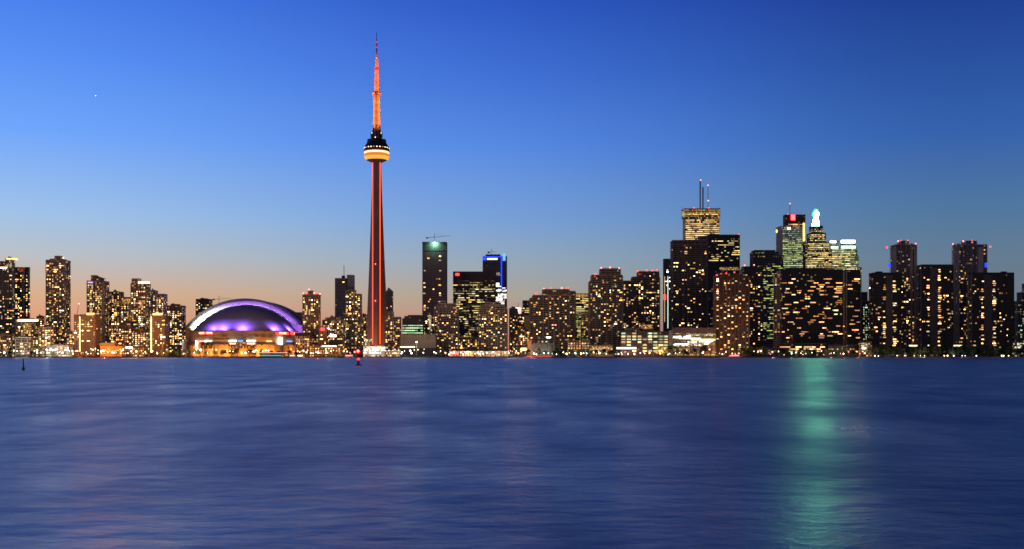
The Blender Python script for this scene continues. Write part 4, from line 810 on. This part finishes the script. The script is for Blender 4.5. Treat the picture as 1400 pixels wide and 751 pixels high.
# ------------------------------------------------------------------ boats and buoys
def boat(name, label, x0, x1, D, hull, deckmat, yd, cabin=True):
    L_ = (x1-x0)/F*D/2; r0 = empty(name, label, 'boat', (X((x0+x1)/2, D), D, 0)); b = MB()
    w = max(2.2, L_*.22); z1 = 1.7
    b.prism([(-L_, -w), (L_*.75, -w), (L_, 0), (L_*.75, w), (-L_, w)], -.4, z1, 0, [(-L_*1.01, -w*1.1), (L_*.78, -w*1.1), (L_*1.05, 0), (L_*.78, w*1.1), (-L_*1.01, w*1.1)]); b.build('hull', hull, r0)
    if cabin:
        b = MB(); b.box(-L_*.85, L_*.6, -w*.8, w*.8, z1, z1+2.2); b.build('cabin', 'white_paint', r0)
        b = MB(); b.box(-L_*.8, L_*.55, -w*.8-.06, -w*.8-.01, z1+.7, z1+1.6); b.build('cabin_window', deckmat, r0)
        b = MB(); b.box(-L_*.9, L_*.7, -w*.9, w*.9, z1+2.2, z1+2.5); b.build('cabin_roof', 'white_paint', r0)
    return r0
r0 = boat('ferry', 'long ferry with a teal lit lower deck and peach lit upper rail before the stadium', 353, 395, 1588, 'black_paint', 'e_teal', 484)
b = MB(); b.box(-20, 19, -4.6, -4.4, 6.4, 7.1); b.build('deck_rail_light', 'e_peach', r0)
b = MB(); b.box(-19, 17, -4, 4, 4.3, 6.3); b.build('upper_deck', 'w_slate', r0)
b = MB(); b.box(-20.5, 19.5, -4.5, 4.5, 7.15, 7.45); b.build('top_roof', 'white_paint', r0)
boat('motor_yacht', 'small white lit yacht just right of the long ferry', 396, 405, 1590, 'white_paint', 'e_cream', 484)
boat('motor_yacht', 'small yellow lit yacht moored beside the white yacht right of the ferry', 406.5, 416, 1592, 'white_paint', 'e_warm', 484)
boat('motor_yacht', 'pink lit tour boat moored left of the red buoy', 471, 484, 1592, 'white_paint', 'e_pink', 484)
b = boat('barge', 'low flat barge with a red light line along the black shed quay', 718, 756, 1590, 'black_paint', 'e_red', 488, False)
q = MB(); q.box(-18, 17, -4.55, -4.3, 1.2, 1.6); q.build('light_line', 'e_redsoft', b)
boat('motor_yacht', 'pink and white lit boat moored below the pier-fronted brown condo', 996, 1014, 1590, 'white_paint', 'e_pink', 488)
# red lit buoy
Db = 3.2*F/(500-HZ); r0 = empty('light_buoy', 'red lantern buoy floating in front of the observation tower', 'buoy', (X(490, Db), Db, 0)); kb = Db/F
zz = lambda y: CH+(HZ-y)*kb
b = MB(); b.lathe([(.3, -.4), (1.05, -.15), (1.1, .1), (.8, .3), (.3, .4)], 16); b.build('float', 'black_paint', r0, smooth=True)
b = MB()
for i in range(4):
    a = R(45+90*i); b.bar((.5*math.cos(a), .5*math.sin(a), .3), (.2*math.cos(a), .2*math.sin(a), zz(492.5)), .07, 5)
b.bar((0, 0, .3), (0, 0, zz(484)), .16, 6); b.build('lattice_tower', 'black_paint', r0)
b = MB(); b.lathe([(.25, zz(492.4)), (.42, zz(491.6)), (.42, zz(490.4)), (.2, zz(489.8))], 10); b.build('lantern', 'e_red', r0)
b = MB(); b.lathe([(.3, zz(485.5)), (1.1, zz(484.2)), (1.55, zz(481.4)), (1.2, zz(478.4)), (.5, zz(476.8))], 16); b.build('topmark', 'red_steel', r0, smooth=True)
b = MB()
b.ball((.1, -1.5, zz(480.2)), .42); b.build('lantern', 'e_pink', r0); b = MB(); b.ball((-1.0, -1.2, zz(481.4)), .26); b.build('lantern', 'e_pink', r0)
lamp(r0, (0, -2.6, zz(481)), (1, .05, .03), 420, .2, 'SPOT', (0, 1, 0), 120)
Db = 3.2*F/(506.5-HZ); r0 = empty('spar_buoy', 'thin dark spar buoy standing in the water at the far left', 'buoy', (X(32, Db), Db, 0)); kb = Db/F
b = MB(); b.lathe([(.2, -.5), (.3, 0), (.3, .35), (.13, .75), (.12, CH+(HZ-490.5)*kb), (.03, CH+(HZ-490)*kb)], 12); b.build('spar', 'black_paint', r0, smooth=True)
b = MB(); b.lathe([(.3, .36), (.33, .4), (.33, .52), (.27, .56)], 12); b.build('collar', 'steel', r0)
# airliner far up in the evening sky
D = 24000; r0 = empty('airliner', 'tiny distant airliner with a white lamp high in the left sky', 'airplane', (X(131, D), D, Z(131, D)))
b = MB(); b.bar((-18, 0, 0), (18, 0, 0), 2, 10); b.ball((18, 0, 0), 2); b.build('fuselage', 'white_paint', r0)
for sy in (-1, 1):
    b = MB(); b.prism([(-2, 0), (5, 0), (-6, sy*18), (-9, sy*18)][::sy], -.3, .3); b.build('wing', 'white_paint', r0)
b = MB(); b.prism([(-18, -.3), (-12, -.3), (-12, .3), (-18, .3)], 1, 8); b.build('tail_fin', 'white_paint', r0)
b = MB(); b.ball((0, -5, -2), 4); b.build('beacon', 'e_white', r0)
